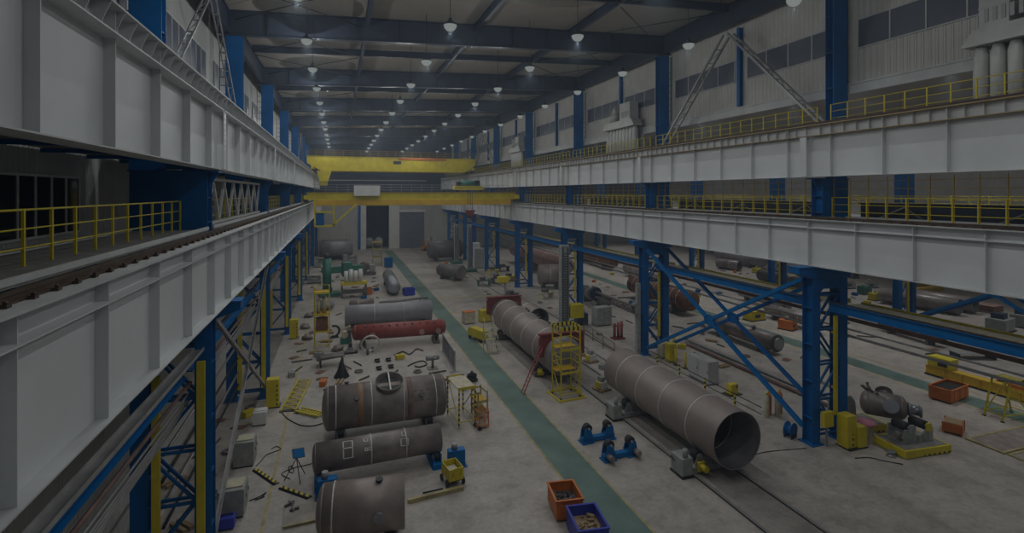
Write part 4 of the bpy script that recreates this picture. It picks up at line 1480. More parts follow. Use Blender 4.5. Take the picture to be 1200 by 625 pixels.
MB().rod((0, 0, 0), (0, 0, .75), .09, 10).build('spool', 'black', r)

# slatted panel by the aisle
p, q = at(519, 412), at(533, 436)
r = T('louvre_panel', 'tall grey slatted panel standing by the aisle past the red drum', 'panel', (p[0], p[1], 0), math.atan2(q[1] - p[1], q[0] - p[0]))
L = math.hypot(q[0] - p[0], q[1] - p[1])
k = MB()
n = 12
for i in range(n + 1):
    k.bar((L * i / n, 0, .12), (L * i / n, 0, 1.5), .09, .05)
k.build('slat', 'navy', r)
MB().bar((0, 0, .09), (L, 0, .09), .1).bar((0, 0, 1.54), (L, 0, 1.54), .1).bar((0, 0, 0), (0, 0, 1.6), .1).bar((L, 0, 0), (L, 0, 1.6), .1).box(-.1, .1, -.4, .4, 0, .04).box(L - .1, L + .1, -.4, .4, 0, .04).build('frame', 'pipe_grey', r)

# ------------------------------------------------------------------ welding positioner beside the first blue column
def plinth(label, x, y, rz, a, b, h):
    r = T('machine_plinth', label, 'plinth', (x, y, 0), rz)
    k = MB().box(-a, a, -b, b, .04, h)
    k.build('body', 'yellow', r)
    MB().box(-a + .05, a - .05, -b + .05, b - .05, 0, .04).build('skid', 'black', r)
    MB().box(-a * .2, a, -b - .012, -b - .001, .06, .14).build('hazard_stripe', 'hazard_x', r)
    MB().box(-a + .12, a - .12, -b + .12, b - .12, h, h + .012).build('top_plate', 'deck_grey', r)
    return r


def cradle(label, x, y, z, rz):
    r = T('roller_cradle', label, 'cradle', (x, y, z), rz)
    k = MB()
    k.box(-.95, .95, -.5, .5, 0, .12)
    for yy in (-.5, .42):
        k.prism([(-.95, .12), (.95, .12), (.95, .75), (.55, .75), (.3, .42), (-.3, .42), (-.55, .75), (-.95, .75)], 'xz', yy, yy + .08)
    k.build('side_plate', 'machine_grey', r)
    for i in range(5):
        MB().box(-.8 + i * .36, -.76 + i * .36, -.54, -.505, .12, .42).build('rib', 'machine_grey', r)
    for s in (-1, 1):
        o = MB().rod((s * .58, -.38, .82), (s * .58, .38, .82), .24, 20).build('roller', 'rubber', r)
        MB().rod((s * .58, -.55, .82), (s * .58, .55, .82), .06, 12).build('axle', 'pipe_grey', o)
        MB().box(s * .58 - .14, s * .58 + .14, -.62, -.51, .62, 1.02).build('bearing_block', 'yellow' if s > 0 else 'machine_grey', r)
    MB().rod((-.97, -.2, .45), (-1.25, -.2, .45), .17, 16).build('motor', 'steel_scale', r)
    return r


plinth('yellow plinth with hazard stripe under the front roller cradle, beside the orange crate', 29.15, 19.75, -.08, 1.5, .95, .42)
cradle('grey roller cradle on the striped yellow plinth', 29.2, 19.85, .435, -.08)
plinth('rear yellow plinth under the grey gripping stand, right behind the valve body', 28.65, 22.45, -.08, 1.35, .85, .42)
r = T('gripping_stand', 'grey gripping stand with clamp arms on the rear yellow plinth', 'stand', (27.95, 22.75, .435), -.08)
MB().box(-.7, .5, -.5, .5, 0, .12).build('base_plate', 'machine_grey', r)
k = MB()
for yy in (-.45, .37):
    k.prism([(-.7, .12), (.5, .12), (.4, 1.2), (.1, 1.55), (-.35, 1.55), (-.6, 1.2)], 'xz', yy, yy + .08)
k.build('side_plate', 'machine_grey', r)
MB().rod((-.1, -.34, .8), (-.1, .34, .8), .42, 20).build('roller', 'black', r)
MB().box(-.55, -.2, -.52, -.46, .8, 1.2).build('control_box', 'yellow', r)
k = MB().bar((-.1, .0, 1.5), (-.6, .2, 1.9), .22, .2).bar((-.6, .2, 1.9), (-.85, 1.6, 2.1), .16, .16)
k.build('clamp_arm', 'pipe_grey', r)
p, q = at(1036, 474, 1.75), at(1070, 489, 1.75)
vb = vessel('valve', 'dull brown valve body with side nozzle lying across the two yellow plinths', (28.75, 21.85), (29.7, 20.75), 1.7, .66, 'steel_scale', ('dish', 'dish'), 'valve body', hd=.6)
nozzle(vb, .25, -1.25, 1.7, .66, .26, .38, 'steel_silver')
nozzle(vb, .1, 1.2, 1.7, .66, .3, .45, 'steel_scale')
MB().lathe((1.1, 0, 1.7), (1, 0, 0), [(0, .36), (.1, .36), (.12, .28), (.5, .28), (.52, .36), (.62, .36), (.62, .2), (.4, .18)], 28).build('end_nozzle', 'steel_silver', vb)
k = MB()
for i in range(6):
    a = i * 1.05
    k.bar((-.8 + .1 * i, .1, 2.2), (-1.0 + .35 * math.cos(a) + .1 * i, .5 * math.sin(a), 2.6 + .12 * math.sin(2 * a)), .12, .1)
k.build('valve_spindle', 'steel_dark', vb)
r = T('valve_fitting', 'small steel flanged fitting on the floor in front of the rear yellow plinth', 'fitting', (27.25, 19.45, 0))
MB().lathe((0, 0, 0), (0, 0, 1), [(0, .22), (.05, .22), (.06, .14), (.2, .13), (.21, .2), (.27, .2)], 20).build('body', 'steel_silver', r)
MB().rod((.1, 0, .14), (.32, .05, .14), .08, 12).build('branch', 'steel_silver', r)
k = MB()
for i in range(7):
    x, y = .14 * math.cos(i), .14 * math.sin(i * 2.2)
    k.bar((x, y, .05 + i * .07), (x + .5, y + .12 * math.sin(i), .1 + i * .08), .08, .08)
for i in range(4):
    k.bar((i * .16 - .2, -.3, 0), (i * .16 - .2, -.3, .95), .05).bar((i * .16 - .2, -.3, 0), (i * .16 - .2, .4, .9), .04)
o = single('wire_rack', k, 'ivory', 'cluttered cream rack between the first blue column and the rear yellow plinth', 'rack', (27.35, 21.0, .002))
x, y = at(1009, 499)
r = T('cloth_cover', 'small pink cloth draped over the cream rack', 'cloth', (27.55, 21.05, .99))
MB().lathe((0, 0, 0), (0, 0, 1), [(0, .5), (.1, .46), (.2, .3), (.26, .02)], 14).build('cloth', 'pink', r)

# skips, crate, floor plates, stair
bin_box('scrap_bin', 'long orange skip with dark load standing by the neighbouring green aisle', 38.6, 23.75, .17, 1.2, .62, .85, 'orange', fill='black')
r = T('crate', 'small orange crate with tan top near the striped yellow plinth', 'crate', (33.4, 20.3, 0), .45)
MB().box(-.5, .5, -.42, .42, .1, .6).build('body', 'orange', r)
k = MB()
for s in (-1, 1):
    k.box(s * .52 - .03, s * .52 + .03, -.46, -.40, .05, .64).box(s * .52 - .03, s * .52 + .03, .40, .46, .05, .64)
k.build('corner_post', 'orange', r)
MB().box(-.46, .46, -.38, .38, .6, .63).build('lid', 'wood', r)
MB().box(-.4, .4, -.36, -.28, 0, .1).box(-.4, .4, .28, .36, 0, .1).build('skid', 'black', r)
MB().box(-.3, -.05, -.435, -.421, .3, .48).build('paper_label', 'white_paint', r)
r = T('floor_plate', 'worn brown floor plate with yellow edge beyond the orange crate', 'floor plate', (0, 0, 0))
MB().box(33.15, 41, 17.85, 19.35, 0, .05).build('plate', 'mat_top', r)
MB().box(33.0, 33.14, 17.7, 19.5, 0, .09).box(33.14, 41, 17.7, 17.84, 0, .09).box(33.14, 41, 19.36, 19.5, 0, .06).build('border', 'line_yellow', r)
r = T('floor_plate', 'plain grey floor plate with yellow edge in front of the worn brown one', 'floor plate', (0, 0, 0))
MB().box(33.25, 41, 14.6, 17.5, 0, .03).build('plate', 'plate_steel', r)
MB().box(33.1, 33.24, 14.6, 17.64, 0, .05).box(33.24, 41, 17.51, 17.64, 0, .05).build('border', 'line_yellow', r)
r = T('stair_stand', 'tall yellow A-frame stand with hazard-striped top by the worn brown floor plate', 'stand', (38.7, 20.6, 0), -.1)
for sy in (-.5, .5):
    for sx in (-1, 1):
        MB().bar((sx * 1.1, sy, .05), (sx * .45, sy, 2.3), .08, .08).build('leg', 'yellow', r)
        MB().box(sx * 1.1 - .08, sx * 1.1 + .08, sy - .08, sy + .08, 0, .05).build('foot', 'black', r)
k = MB()
for z, w in ((.35, 1.03), (.9, .86), (1.5, .69), (2.0, .54)):
    k.bar((-w, -.5, z), (-w, .5, z), .05).bar((w, -.5, z), (w, .5, z), .05)
    if z < .5: k.bar((-w, -.5, z), (w, -.5, z), .05).bar((-w, .5, z), (w, .5, z), .05)
k.bar((-1.0, .5, .35), (.55, .5, 1.95), .05).bar((1.0, -.5, .35), (-.55, -.5, 1.95), .05)
k.build('rung', 'yellow', r)
MB().box(-.55, .55, -.58, .58, 2.3, 2.4).build('top_platform', 'hazard_x', r)

# yellow floor machine in the neighbouring hall
r = T('tilting_table', 'long low yellow machine bed with cab beside the neighbouring aisle', 'machine', (42.55, 24.4, 0), PI / 2 + .03)
MB().box(-3.1, 3.1, -.35, .35, .1, .75).build('bed', 'yellow_deep', r, bevel=.03)
MB().box(1.4, 2.9, -.5, .45, .76, 1.5).build('cab', 'yellow', r, bevel=.04)
MB().box(1.6, 2.2, .452, .47, .9, 1.35).build('cab_opening', 'black', r)
MB().box(-2.8, -1.9, -.3, .3, .76, 1.0).build('motor_cover', 'orange', r)
MB().box(-3.15, 3.15, -.42, .42, 0, .1).build('base_plate', 'black', r)
for i in range(5):
    MB().box(-2.6 + i * 1.1, -2.52 + i * 1.1, .352, .42, .1, .7).build('rib', 'yellow_deep', r)
x, y = at(1172, 446)
bin_box('parts_tray', 'low orange tray with dark parts behind the long yellow machine bed', 44.6, 23.6, .3, 1.0, .6, .45, 'orange', 'tray', 'black')
x, y = at(1140, 420)
r = T('sheet_rack', 'pale sheet metal lying on a low rack under the blue runway beam', 'rack', (x, y, 0), -.35)
MB().box(-1.6, 1.6, -.6, .6, .5, .54).build('sheet', 'machine_grey', r)
MB().box(-1.5, -1.4, -.5, .5, 0, .5).box(1.4, 1.5, -.5, .5, 0, .5).build('trestle', 'navy', r)

# yellow electrical guards at the foot of the first column
r = T('cable_guard', 'yellow guard box with black stripes at the foot of the first blue column', 'guard', (26.05, 20.95, 0))
MB().box(-.38, .28, -.32, .32, .05, 1.75).build('housing', 'yellow', r, bevel=.02)
MB().box(.3, .85, -.45, .12, .05, 1.15).build('side_box', 'yellow', r, bevel=.02)
MB().box(-.02, .06, -.335, -.322, .1, .8).build('hazard_stripe', 'hazard_z', r)
MB().box(-.42, .9, -.5, .36, 0, .05).build('base_plate', 'black', r)
r = T('junction_box', 'small yellow junction box mounted beside the foot of the first blue column', 'box', (25.0, 21.25, 0))
MB().box(-.35, .3, -.12, .12, 1.1, 1.9).build('housing', 'yellow', r)
MB().bar((0, .06, 0), (0, .06, 1.1), .08).build('pedestal', 'pipe_grey', r)
x, y = at(933, 507)
r = T('cable_reel', 'dark cable reel on the floor against the first blue column', 'reel', (24.0, 22.75, 0), .3)
MB().lathe((0, -.2, .42), (0, 1, 0), [(0, .42), (.04, .42), (.05, .25), (.35, .25), (.36, .42), (.4, .42)], 24).build('reel', 'blue', r)
MB().box(-.3, .3, -.22, -.18, 0, .2).box(-.3, .3, .18, .22, 0, .2).build('stand', 'black', r)
x, y = at(912, 487)
for i in range(4):
    o = T('gas_cylinder', 'tan gas cylinder by the first blue column, %s from the cable reel' % ORD[3 - i], 'gas cylinder', (x - .9 + i * .42, y + .25 * (i % 2), 0), 0, 'gas cylinders by the first blue column')
    MB().lathe((0, 0, 0), (0, 0, 1), [(0, .15), (.02, .16), (1.15, .16), (1.3, .1), (1.36, .06)], 16).build('bottle', 'orange' if i % 2 else 'ivory', o)
    MB().lathe((0, 0, 1.362), (0, 0, 1), [(0, .05), (.08, .07), (.14, .04)], 10).build('valve_cap', 'yellow', o)

# barriers, cabinets and bollards between first and second column
r = T('barrier_rail', 'long dark barrier rail on hazard-striped posts between the first two blue columns', 'barrier', (23.6, 0, 0))
for y in (26.6, 29.4, 32.2, 35.0):
    MB().bar((0, y, .03), (0, y, 1.1), .09).build('post', 'hazard_z', r)
    MB().box(-.15, .15, y - .15, y + .15, 0, .03).build('foot', 'black', r)
MB().rod((.06, 24.5, 1.02), (.06, 36.5, 1.02), .03, 8).build('rail', 'black', r)
MB().rod((.06, 24.5, .6), (.06, 36.5, .6), .025, 8).build('rail', 'black', r)
r = cabinet('switch_cabinet', 'large plain pale grey cabinet between barrier rail and blue cross brace', 25.3, 31.7, -PI / 2, 1.1, .45, 1.65, 'cabinet_grey')
x, y = at(858, 462)
r = T('supply_box', 'small yellow supply box on a dark floor plate in front of the barrier rail', 'box', (x, y, 0), .1)
MB().box(-.55, .55, -.4, .4, 0, .04).build('floor_plate', 'black', r)
MB().box(-.3, .3, -.22, .22, .04, .72).build('housing', 'yellow', r, bevel=.02)
MB().box(.12, .28, -.24, -.222, .45, .65).build('socket', 'red_primer', r)
for i, (u, v) in enumerate(((792, 428), (803, 432), (790, 412))):
    x, y = at(u, v)
    r = T('bollard', 'yellow bollard post by the pale grey cabinet, %s' % ('thickest one in front', 'beside the cabinet', 'at the second column')[i], 'bollard', (x, y, 0))
    MB().rod((0, 0, .03), (0, 0, 1.25), .1, 14).build('post', 'yellow', r)
    MB().box(-.18, .18, -.18, .18, 0, .03).build('foot', 'black', r)
# items around the second column
x, y = at(748, 408)
r = T('welding_boom', 'slim grey mast with dark lattice arm just before the second blue column', 'manipulator', (23.5, 37.6, 0))
MB().box(-.5, .5, -.4, .4, 0, .15).build('base_plate', 'machine_green', r)
MB().box(-.16, .16, -.16, .16, .15, 6.2).build('mast', 'machine_grey', r)
k = MB().box(-.75, -.45, -.3, 6.2, 3.85, 4.05).box(-.75, -.45, -.3, 6.2, 4.35, 4.45)
for i in range(10):
    k.bar((-.6, -.2 + i * .62, 4.05), (-.6, .11 + i * .62, 4.35), .06).bar((-.6, .11 + i * .62, 4.35), (-.6, .42 + i * .62, 4.05), .06)
k.build('boom_arm', 'steel_dark', r)
MB().rod((-.6, 6.25, 4.2), (-.6, 6.6, 4.2), .62, 24).rod((-.6, 6.6, 4.2), (-.6, 6.85, 4.2), .3, 18).build('wire_drum', 'navy', r)
MB().box(-.45, -.17, -.25, .25, 3.7, 4.6).build('saddle', 'machine_grey', r)
cabinet('tool_cabinet', 'white-framed tool cabinet at the foot of the second blue column', 25.6, 37.0, 0, .4, .3, 1.3, 'ivory')
cabinet('tool_cabinet', 'yellow tool cabinet between legs at the second blue column', 25.55, 36.0, 0, .35, .3, 1.5, 'yellow')
x, y = at(724, 397)
r = T('pump_unit', 'red-brown pump unit with posts standing by the boom track', 'pump', (x, y, 0))
MB().box(-.6, .6, -.4, .4, 0, .12).build('skid', 'maroon', r)
for s in (-.35, .05, .4):
    MB().rod((s, 0, .12), (s, 0, 1.5 + .2 * s), .13, 14).build('cylinder', 'red_primer', r)
MB().bar((-.55, 0, 1.2), (.6, 0, 1.2), .08).build('manifold', 'black', r)
for u, v, lb, mm in ((690, 426, 'pale wire feeder with yellow side on a pallet, the farther of two by the track', 'white_paint'), (708, 459, 'pale wire feeder on a pallet, the nearer of two beside the open pipe', 'white_paint')):
    x, y = at(u, v)
    r = T('wire_feeder', lb, 'machine', (x + (.35 if u < 700 else 0), y + .3, 0), .25)
    k = MB()
    for yy in (-.4, 0, .32):
        k.box(-.5, .5, yy, yy + .1, .0, .1)
    k.box(-.5, .5, -.42, .45, .1, .14)
    k.build('pallet', 'wood', r)
    MB().box(-.3, .3, -.3, .3, .14, .62).build('housing', mm, r, bevel=.03)
    MB().box(-.26, .1, -.22, .22, .62, .95).build('spool_cover', 'machine_grey', r, bevel=.03)
    MB().box(-.42, -.31, -.2, .2, .2, .6).build('side_panel', 'yellow', r)
p, q = at(684, 392), at(720, 418)
r = T('guide_fence', 'thin brown pipe fence along the boom track past the tall mast', 'fence', (p[0], p[1], 0), math.atan2(q[1] - p[1], q[0] - p[0]))
L = math.hypot(q[0] - p[0], q[1] - p[1])
for i in range(4):
    MB().rod((L * i / 3, 0, 0), (L * i / 3, 0, 1.1), .04, 8).build('post', 'pipe_rust', r)
for z in (.55, 1.1):
    MB().rod((0, 0, z), (L, 0, z), .035, 8).build('rail', 'pipe_rust', r)
# fan drum, brown drum, pink cone shell beyond the columns
p, q = ends(632, 322, 657, 322, 1.9)
vb = vessel('drum_shell', 'fat brown drum behind the fourth blue column in the neighbouring hall', p, q, 1.95, 1.45, 'steel_brown', ('dish', 'flat'), 'drum', (.5,), hd=.2)
tank_rolls(vb, 1.45, 1.95, 'steel_dark', ((-.3, 'column-side'), (.3, 'outer')), 'dark turning roll under the fat brown drum')
r = vessel('column_shell', 'long pinkish red shell stretching away behind the blue columns', (33.5, 74.0), (33.5, 98.0), 2.4, 1.35, 'pale_pink', ('dish', 'dish'), 'shell', (.3, .6))
for i in range(7):
    nozzle(r, -9 + i * 1.2, -1.9, 2.4, 1.35, .14, .4, 'steel_dark')
for t in (-9, 0, 9):
    MB().prism([(-1.3, 0), (1.3, 0), (1.3, 1.6), (1.05, 1.58), (.6, 1.19), (0, 1.04), (-.6, 1.19), (-1.05, 1.58), (-1.3, 1.6)], 'yz', t - .15, t + .15).build('saddle', 'wood', r)

# ------------------------------------------------------------------ neighbouring hall floor stock
def saddle_vessel(label, p, q, h, R, m, heads=('dish', 'dish'), **kw):
    v = vessel(kw.pop('name', 'pressure_vessel'), label, p, q, h, R, m, heads, **kw)
    L = v['L']
    for t in (-.32, .32):
        w = R * .9
        pts = [(-w, 0), (w, 0), (w, h - R * .43)] + [((R + .01) * math.sin(a), h - (R + .01) * math.cos(a)) for a in [1.05 - i * .3 for i in range(8)]] + [(-w, h - R * .43)]
        MB().prism(pts, 'yz', t * L - .12, t * L + .12).build('saddle', 'steel_dark', v)
    return v


v = saddle_vessel('dark rusty vessel with bolted end cover beside the neighbouring aisle, behind the cross brace', (35.0, 34.6), (35.0, 42.5), 1.0, .68, 'steel_scale', ('flange', 'dish'), head_m='steel_dark')
MB().rod((-4.25, 0, 1.0), (-4.07, 0, 1.0), .5, 24).build('end_cover', 'steel_silver', v)
nozzle(v, 1.0, -.3, 1.0, .68, .2, .3, 'rust'); nozzle(v, -1.6, .2, 1.0, .68, .15, .25, 'steel_dark')
v = saddle_vessel('rust-brown ribbed vessel under the blue runway beam, neighbouring hall', (37.0, 48.5), (37.0, 60.0), 1.7, 1.15, 'rust', seams=(.1, .2, .3, .4, .5, .6, .7, .8, .9))
nozzle(v, 2.0, 0, 1.7, 1.15, .25, .4, 'steel_dark')
p = at(866, 318)
v = vessel('steel_pipe', 'short dark pipe with pale band lying far back in the neighbouring hall', (p[0] - 1.0, p[1] + 4), (p[0] + .2, p[1]), .95, .85, 'steel_scale', cat='pipe', open_ends=True, seams=(.6,))
MB().box(-1.5, -1.2, -.7, .7, 0, .1).box(1.2, 1.5, -.7, .7, 0, .1).build('timber', 'wood', v)
for i, (x, nm) in enumerate(((65.6, 'nearer the columns'), (68.2, 'by the stacked plates'))):
    v = vessel('steel_pipe', 'dark open-ended pipe of a pair far out in the neighbouring hall, %s' % nm, (x, 39.2), (x - 1.5, 47.0), 1.0, .85, 'steel_scale', cat='pipe', open_ends=True)
    MB().box(-3, -2.7, -.7, .7, 0, .14).box(2.7, 3, -.7, .7, 0, .14).build('timber', 'wood', v)
r = T('plate_stack', 'stack of orange-brown plates beside the pair of dark pipes', 'plate stack', (70.8, 39.6, 0), .1)
for i in range(7):
    MB().box(-1.0 + .05 * (i % 3), 1.0 + .05 * (i % 2), -1.1, 1.1, .12 + i * .11, .2 + i * .11).build('plate', 'rust' if i % 2 else 'pale_pink', r)
for yy in (-.8, .8):
    MB().box(-.95, .95, yy - .08, yy + .08, 0, .12).build('timber', 'wood', r)
for i, (u, v_, w) in enumerate(((1172, 388, 1.2), (1199, 383, 1.0))):
    x, y = at(u, v_)
    r = T('machine_block', 'grey machine block with dark top in the far neighbouring hall, %s' % ('wider one' if i == 0 else 'narrower one'), 'machine', (x, y, 0), .2)
    MB().box(-w, w, -.8, .8, .1, 1.3).build('body', 'machine_grey', r, bevel=.05)
    MB().box(-w * .6, w * .2, -.5, .5, 1.3, 1.8).build('motor_cover', 'navy', r)
    MB().box(-w - .1, w + .1, -.9, .9, 0, .1).build('base_plate', 'black', r)
for i, (u, v_, l) in enumerate(((1085, 345, 3.2), (1075, 338, 2.6))):
    x, y = at(u, v_)
    r = T('girder_stock', 'yellow striped lifting beam lying in the far neighbouring hall, %s of two' % ('closer' if i == 0 else 'farther'), 'beam', (x, y, 0), .05)
    MB().box(-l, l, -.3, .3, .25, .95).build('beam', 'yellow_deep', r)
    MB().box(-l, l, -.32, -.302, .4, .7).build('hazard_stripe', 'hazard_x', r)
    MB().box(-l * .7, -l * .6, -.4, .4, 0, .25).box(l * .6, l * .7, -.4, .4, 0, .25).build('timber', 'wood', r)
cols = ['yellow', 'machine_grey', 'blue', 'rust', 'steel_dark', 'orange', 'ivory', 'machine_green', 'steel_bluish', 'white_paint']
spots = [(888, 320, 'yellow', 'bright yellow'), (1013, 345, 'machine_green', 'green'), (1020, 337, 'machine_grey', 'grey'), (1028, 352, 'yellow', 'yellow'),
         (884, 375, 'yellow', 'lone yellow'), (923, 386, 'orange', 'lone orange'), (917, 313, 'ivory', 'cream'), (936, 330, 'yellow', 'pale yellow'),
         (1000, 326, 'steel_dark', 'dark'), (851, 300, 'orange', 'orange'), (838, 296, 'blue', 'blue'), (875, 304, 'blue', 'dark blue'), (1012, 322, 'ivory', 'ivory'), (993, 338, 'pipe_grey', 'pale grey')]
for i, (u, v_, mm, nm) in enumerate(spots):
    x, y = at(u, v_)
    r = T('machine_unit', '%s boxy machine unit on the neighbouring hall floor, %s from the low deck' % (nm, ORD[i % 6]), 'machine', (x, y, 0), random.uniform(-.4, .4))
    a, b, h = random.uniform(.6, 1.0), random.uniform(.5, .7), random.uniform(.8, 1.4)
    MB().prism([(-a, .1), (a, .1), (a, h * .7), (a * .5, h), (-a, h)], 'xz', -b, b).build('housing', mm, r)
    MB().box(-a - .05, a + .05, -b - .05, b + .05, 0, .1).build('base_plate', 'black', r)
    MB().rod((-a * .3, 0, h), (-a * .3, 0, h + .35), .16, 12).build('motor', 'pipe_grey', r)
    MB().box(-a * .6, a * .2, -b - .02, -b - .001, h * .35, h * .65).build('control_panel', 'navy', r)
for i, (x, y, l, R, mm, nm) in enumerate([(42.0, 61.0, 9.0, .5, 'steel_dark', 'dark'), (45.0, 70.0, 12.0, .8, 'steel_brown', 'brown'), (48.5, 50.0, 8.0, .6, 'steel_bluish', 'bluish'), (46.0, 88.0, 14.0, 1.1, 'rust', 'rusty'),
                                          (60.0, 58.0, 9.0, .9, 'steel_dark', 'far dark'), (70.0, 62.0, 10.0, 1.0, 'steel_brown', 'far brown'), (72.0, 80.0, 12.0, 1.2, 'steel_bluish', 'far bluish'), (29.6, 57.0, 7.0, .7, 'steel_dark', 'black-brown'), (31.0, 47.0, 6.0, .45, 'steel_scale', 'slim mottled'), (44.5, 42.0, 7.0, .55, 'steel_scale', 'mottled'), (50.8, 34.5, 6.0, .45, 'rust', 'slim rusty')]):
    v = saddle_vessel('%s lying vessel on saddles in the neighbouring hall' % nm, (x - .4, y - l / 2), (x + .4, y + l / 2), R + .45, R, mm, seams=(.3, .7))
    nozzle(v, l * .2, -.4, R + .45, R, R * .25, .25, 'steel_dark')
for i, (x, y, mm) in enumerate([(29.6, 26.5, 'pipe_rust'), (29.9, 26.9, 'pipe_grey'), (30.3, 26.7, 'pipe_rust'), (30.6, 27.1, 'steel_dark'), (30.0, 27.3, 'pipe_grey')]):
    single('stock_tube', MB().tube((x, y - 2.5 + .3 * i, .13 if i < 4 else .37), (x, y + 13, .13 if i < 4 else .37), .12, .09, 12), mm, 'long %s stock tube on the floor behind the first column, %s of the bundle' % ('rusty' if mm == 'pipe_rust' else 'grey', ORD[i]), 'tube', None, 'stock tubes behind the first column')
xbrace(54.7, 'blue cross brace of the far column row, front plane', 'blue_bright', .26)
xbrace(56.7, 'blue cross brace of the far column row, rear plane', 'blue', .24)

# ------------------------------------------------------------------ window-side floor: cabinets, machines, loose gear
for u, v, a, b, h, mm, nm in ((286, 546, .55, .45, 1.25, 'machine_grey', 'grey control cabinet with screen, middle of the row along the yellow line'), (271, 605, .6, .5, 1.2, 'machine_grey', 'grey control cabinet at the front of the row along the yellow line'), (304, 499, .4, .35, .8, 'white_paint', 'small white cabinet at the foot of the slim grey brace')):
    x, y = at(u, v)
    r = cabinet('control_cabinet', nm, x, y + .3, PI / 2, a, b, h, mm)
    MB().box(-a * .6, a * .6, -b + .05, b - .1, h + .001, h + .05).build('top_tray', 'ivory' if mm != 'white_paint' else mm, r)
x, y = at(268, 613)
r = T('welding_unit', 'violet-blue welding unit on the floor in front of the grey control cabinets', 'welding unit', (x, y - .35, 0))
MB().box(-.3, .3, -.22, .22, .06, .5).build('housing', 'royal', r, bevel=.03)
MB().bar((-.2, 0, .56), (.2, 0, .56), .04).bar((-.2, 0, .5), (-.2, 0, .56), .04).bar((.2, 0, .5), (.2, 0, .56), .04).build('handle', 'black', r)
MB().box(-.25, .25, -.2, .2, 0, .06).build('foot', 'black', r)
# hazard bars and plate
for i, ((u0, v0), (u1, v1)) in enumerate((((299, 551), (324, 568)), ((329, 572), (363, 584)))):
    p, q = at(u0, v0), at(u1, v1)
    L = math.hypot(q[0] - p[0], q[1] - p[1])
    r = T('hazard_bar', 'black and yellow cable ramp on the floor, %s' % ('end by the grey cabinets' if i == 0 else 'end by the blue drive unit'), 'cable ramp', ((p[0] + q[0]) / 2, (p[1] + q[1]) / 2, 0), math.atan2(q[1] - p[1], q[0] - p[0]))
    MB().prism([(-.16, 0), (.16, 0), (.09, .07), (-.09, .07)], 'yz', -L / 2, L / 2).build('ramp', 'black', r)
    MB().box(-L / 2, L / 2, -.075, .075, .07, .085).build('top_strip', 'hazard_x', r)
p0, p1 = at(333, 620), at(372, 611)
r = T('steel_plate', 'flat brown steel plate with yellow front edge lying before the foremost tank', 'plate', ((p0[0] + p1[0]) / 2, p0[1] + .72, 0), .05)
MB().box(-.72, .78, -.62, .72, 0, .06).build('plate', 'plate_steel', r)
MB().box(-.72, .78, -.72, -.62, 0, .1).build('front_edge', 'line_yellow', r)
r = T('clamp', 'small dark clamp lying on the brown steel plate', 'clamp', (*at(339, 592, .06), .062), .7)
MB().box(-.22, .22, -.05, .05, 0, .07).build('body', 'black', r)
MB().rod((.1, -.18, .05), (.1, .18, .05), .035, 8).build('screw', 'steel_scale', r)
r = T('clamp', 'second dark clamp beside the first on the brown steel plate', 'clamp', (*at(345, 598, .06), .062), .3)
MB().box(-.18, .18, -.06, .06, 0, .07).build('body', 'black', r)
MB().rod((-.06, -.15, .05), (-.06, .15, .05), .035, 8).build('screw', 'steel_scale', r)
# tripod flood lamp
x, y = at(347, 566)
r = T('tripod_lamp', 'blue flood lamp on a black tripod behind the black and yellow ramp', 'lamp', (x, y + .25, 0), .5)
for i in range(3):
    a = .4 + i * 2 * PI / 3
    MB().rod((.55 * math.cos(a), .55 * math.sin(a), .02), (0, 0, 1.05), .022, 8).build('leg', 'black', r)
MB().rod((0, 0, 1.0), (0, 0, 1.15), .035, 8).build('head_joint', 'black', r)
k = MB().frust(0, 0, 0, .2, .2, .14, .3, .22)
o = k.build('lamp_housing', 'black', r, (0, 0, 1.2)); o.rotation_euler = (.9, .2, 0)
o2 = MB().box(-.27, .27, -.19, .19, .201, .215).build('lamp_glass', 'blue_bright', o)
r2 = MB().ring((-.28, -.05, .62), (1, .4, 0), .16, .025, 20, 6).build('cable_coil', 'black', r)
# yellow lattice ramp frames
for i, (u0, v0, u1, v1, w) in enumerate(((338, 483, 357, 447, .45), (350, 482, 376, 488, .28))):
    p, q = at(u0, v0), at(u1, v1)
    L = math.hypot(q[0] - p[0], q[1] - p[1])
    r = T('lattice_ramp', 'yellow lattice frame lying on the floor beside the manhole tank, %s' % ('long one' if i == 0 else 'short crosswise one'), 'frame', (p[0], p[1], 0), math.atan2(q[1] - p[1], q[0] - p[0]))
    for s in (-w, w):
        MB().bar((0, s, .1), (L, s, .1), .08, .1).build('chord', 'yellow', r)
    k = MB()
    n = 7
    for j in range(n):
        k.bar((L * j / n, -w, .1), (L * (j + 1) / n, w, .1), .05).bar((L * (j + 1) / n, -w, .1), (L * (j + 1) / n, w, .1), .05)
    k.build('lacing_frame', 'yellow', r)
    MB().box(0, .3, -w - .1, w + .1, 0, .05).build('foot', 'black', r)
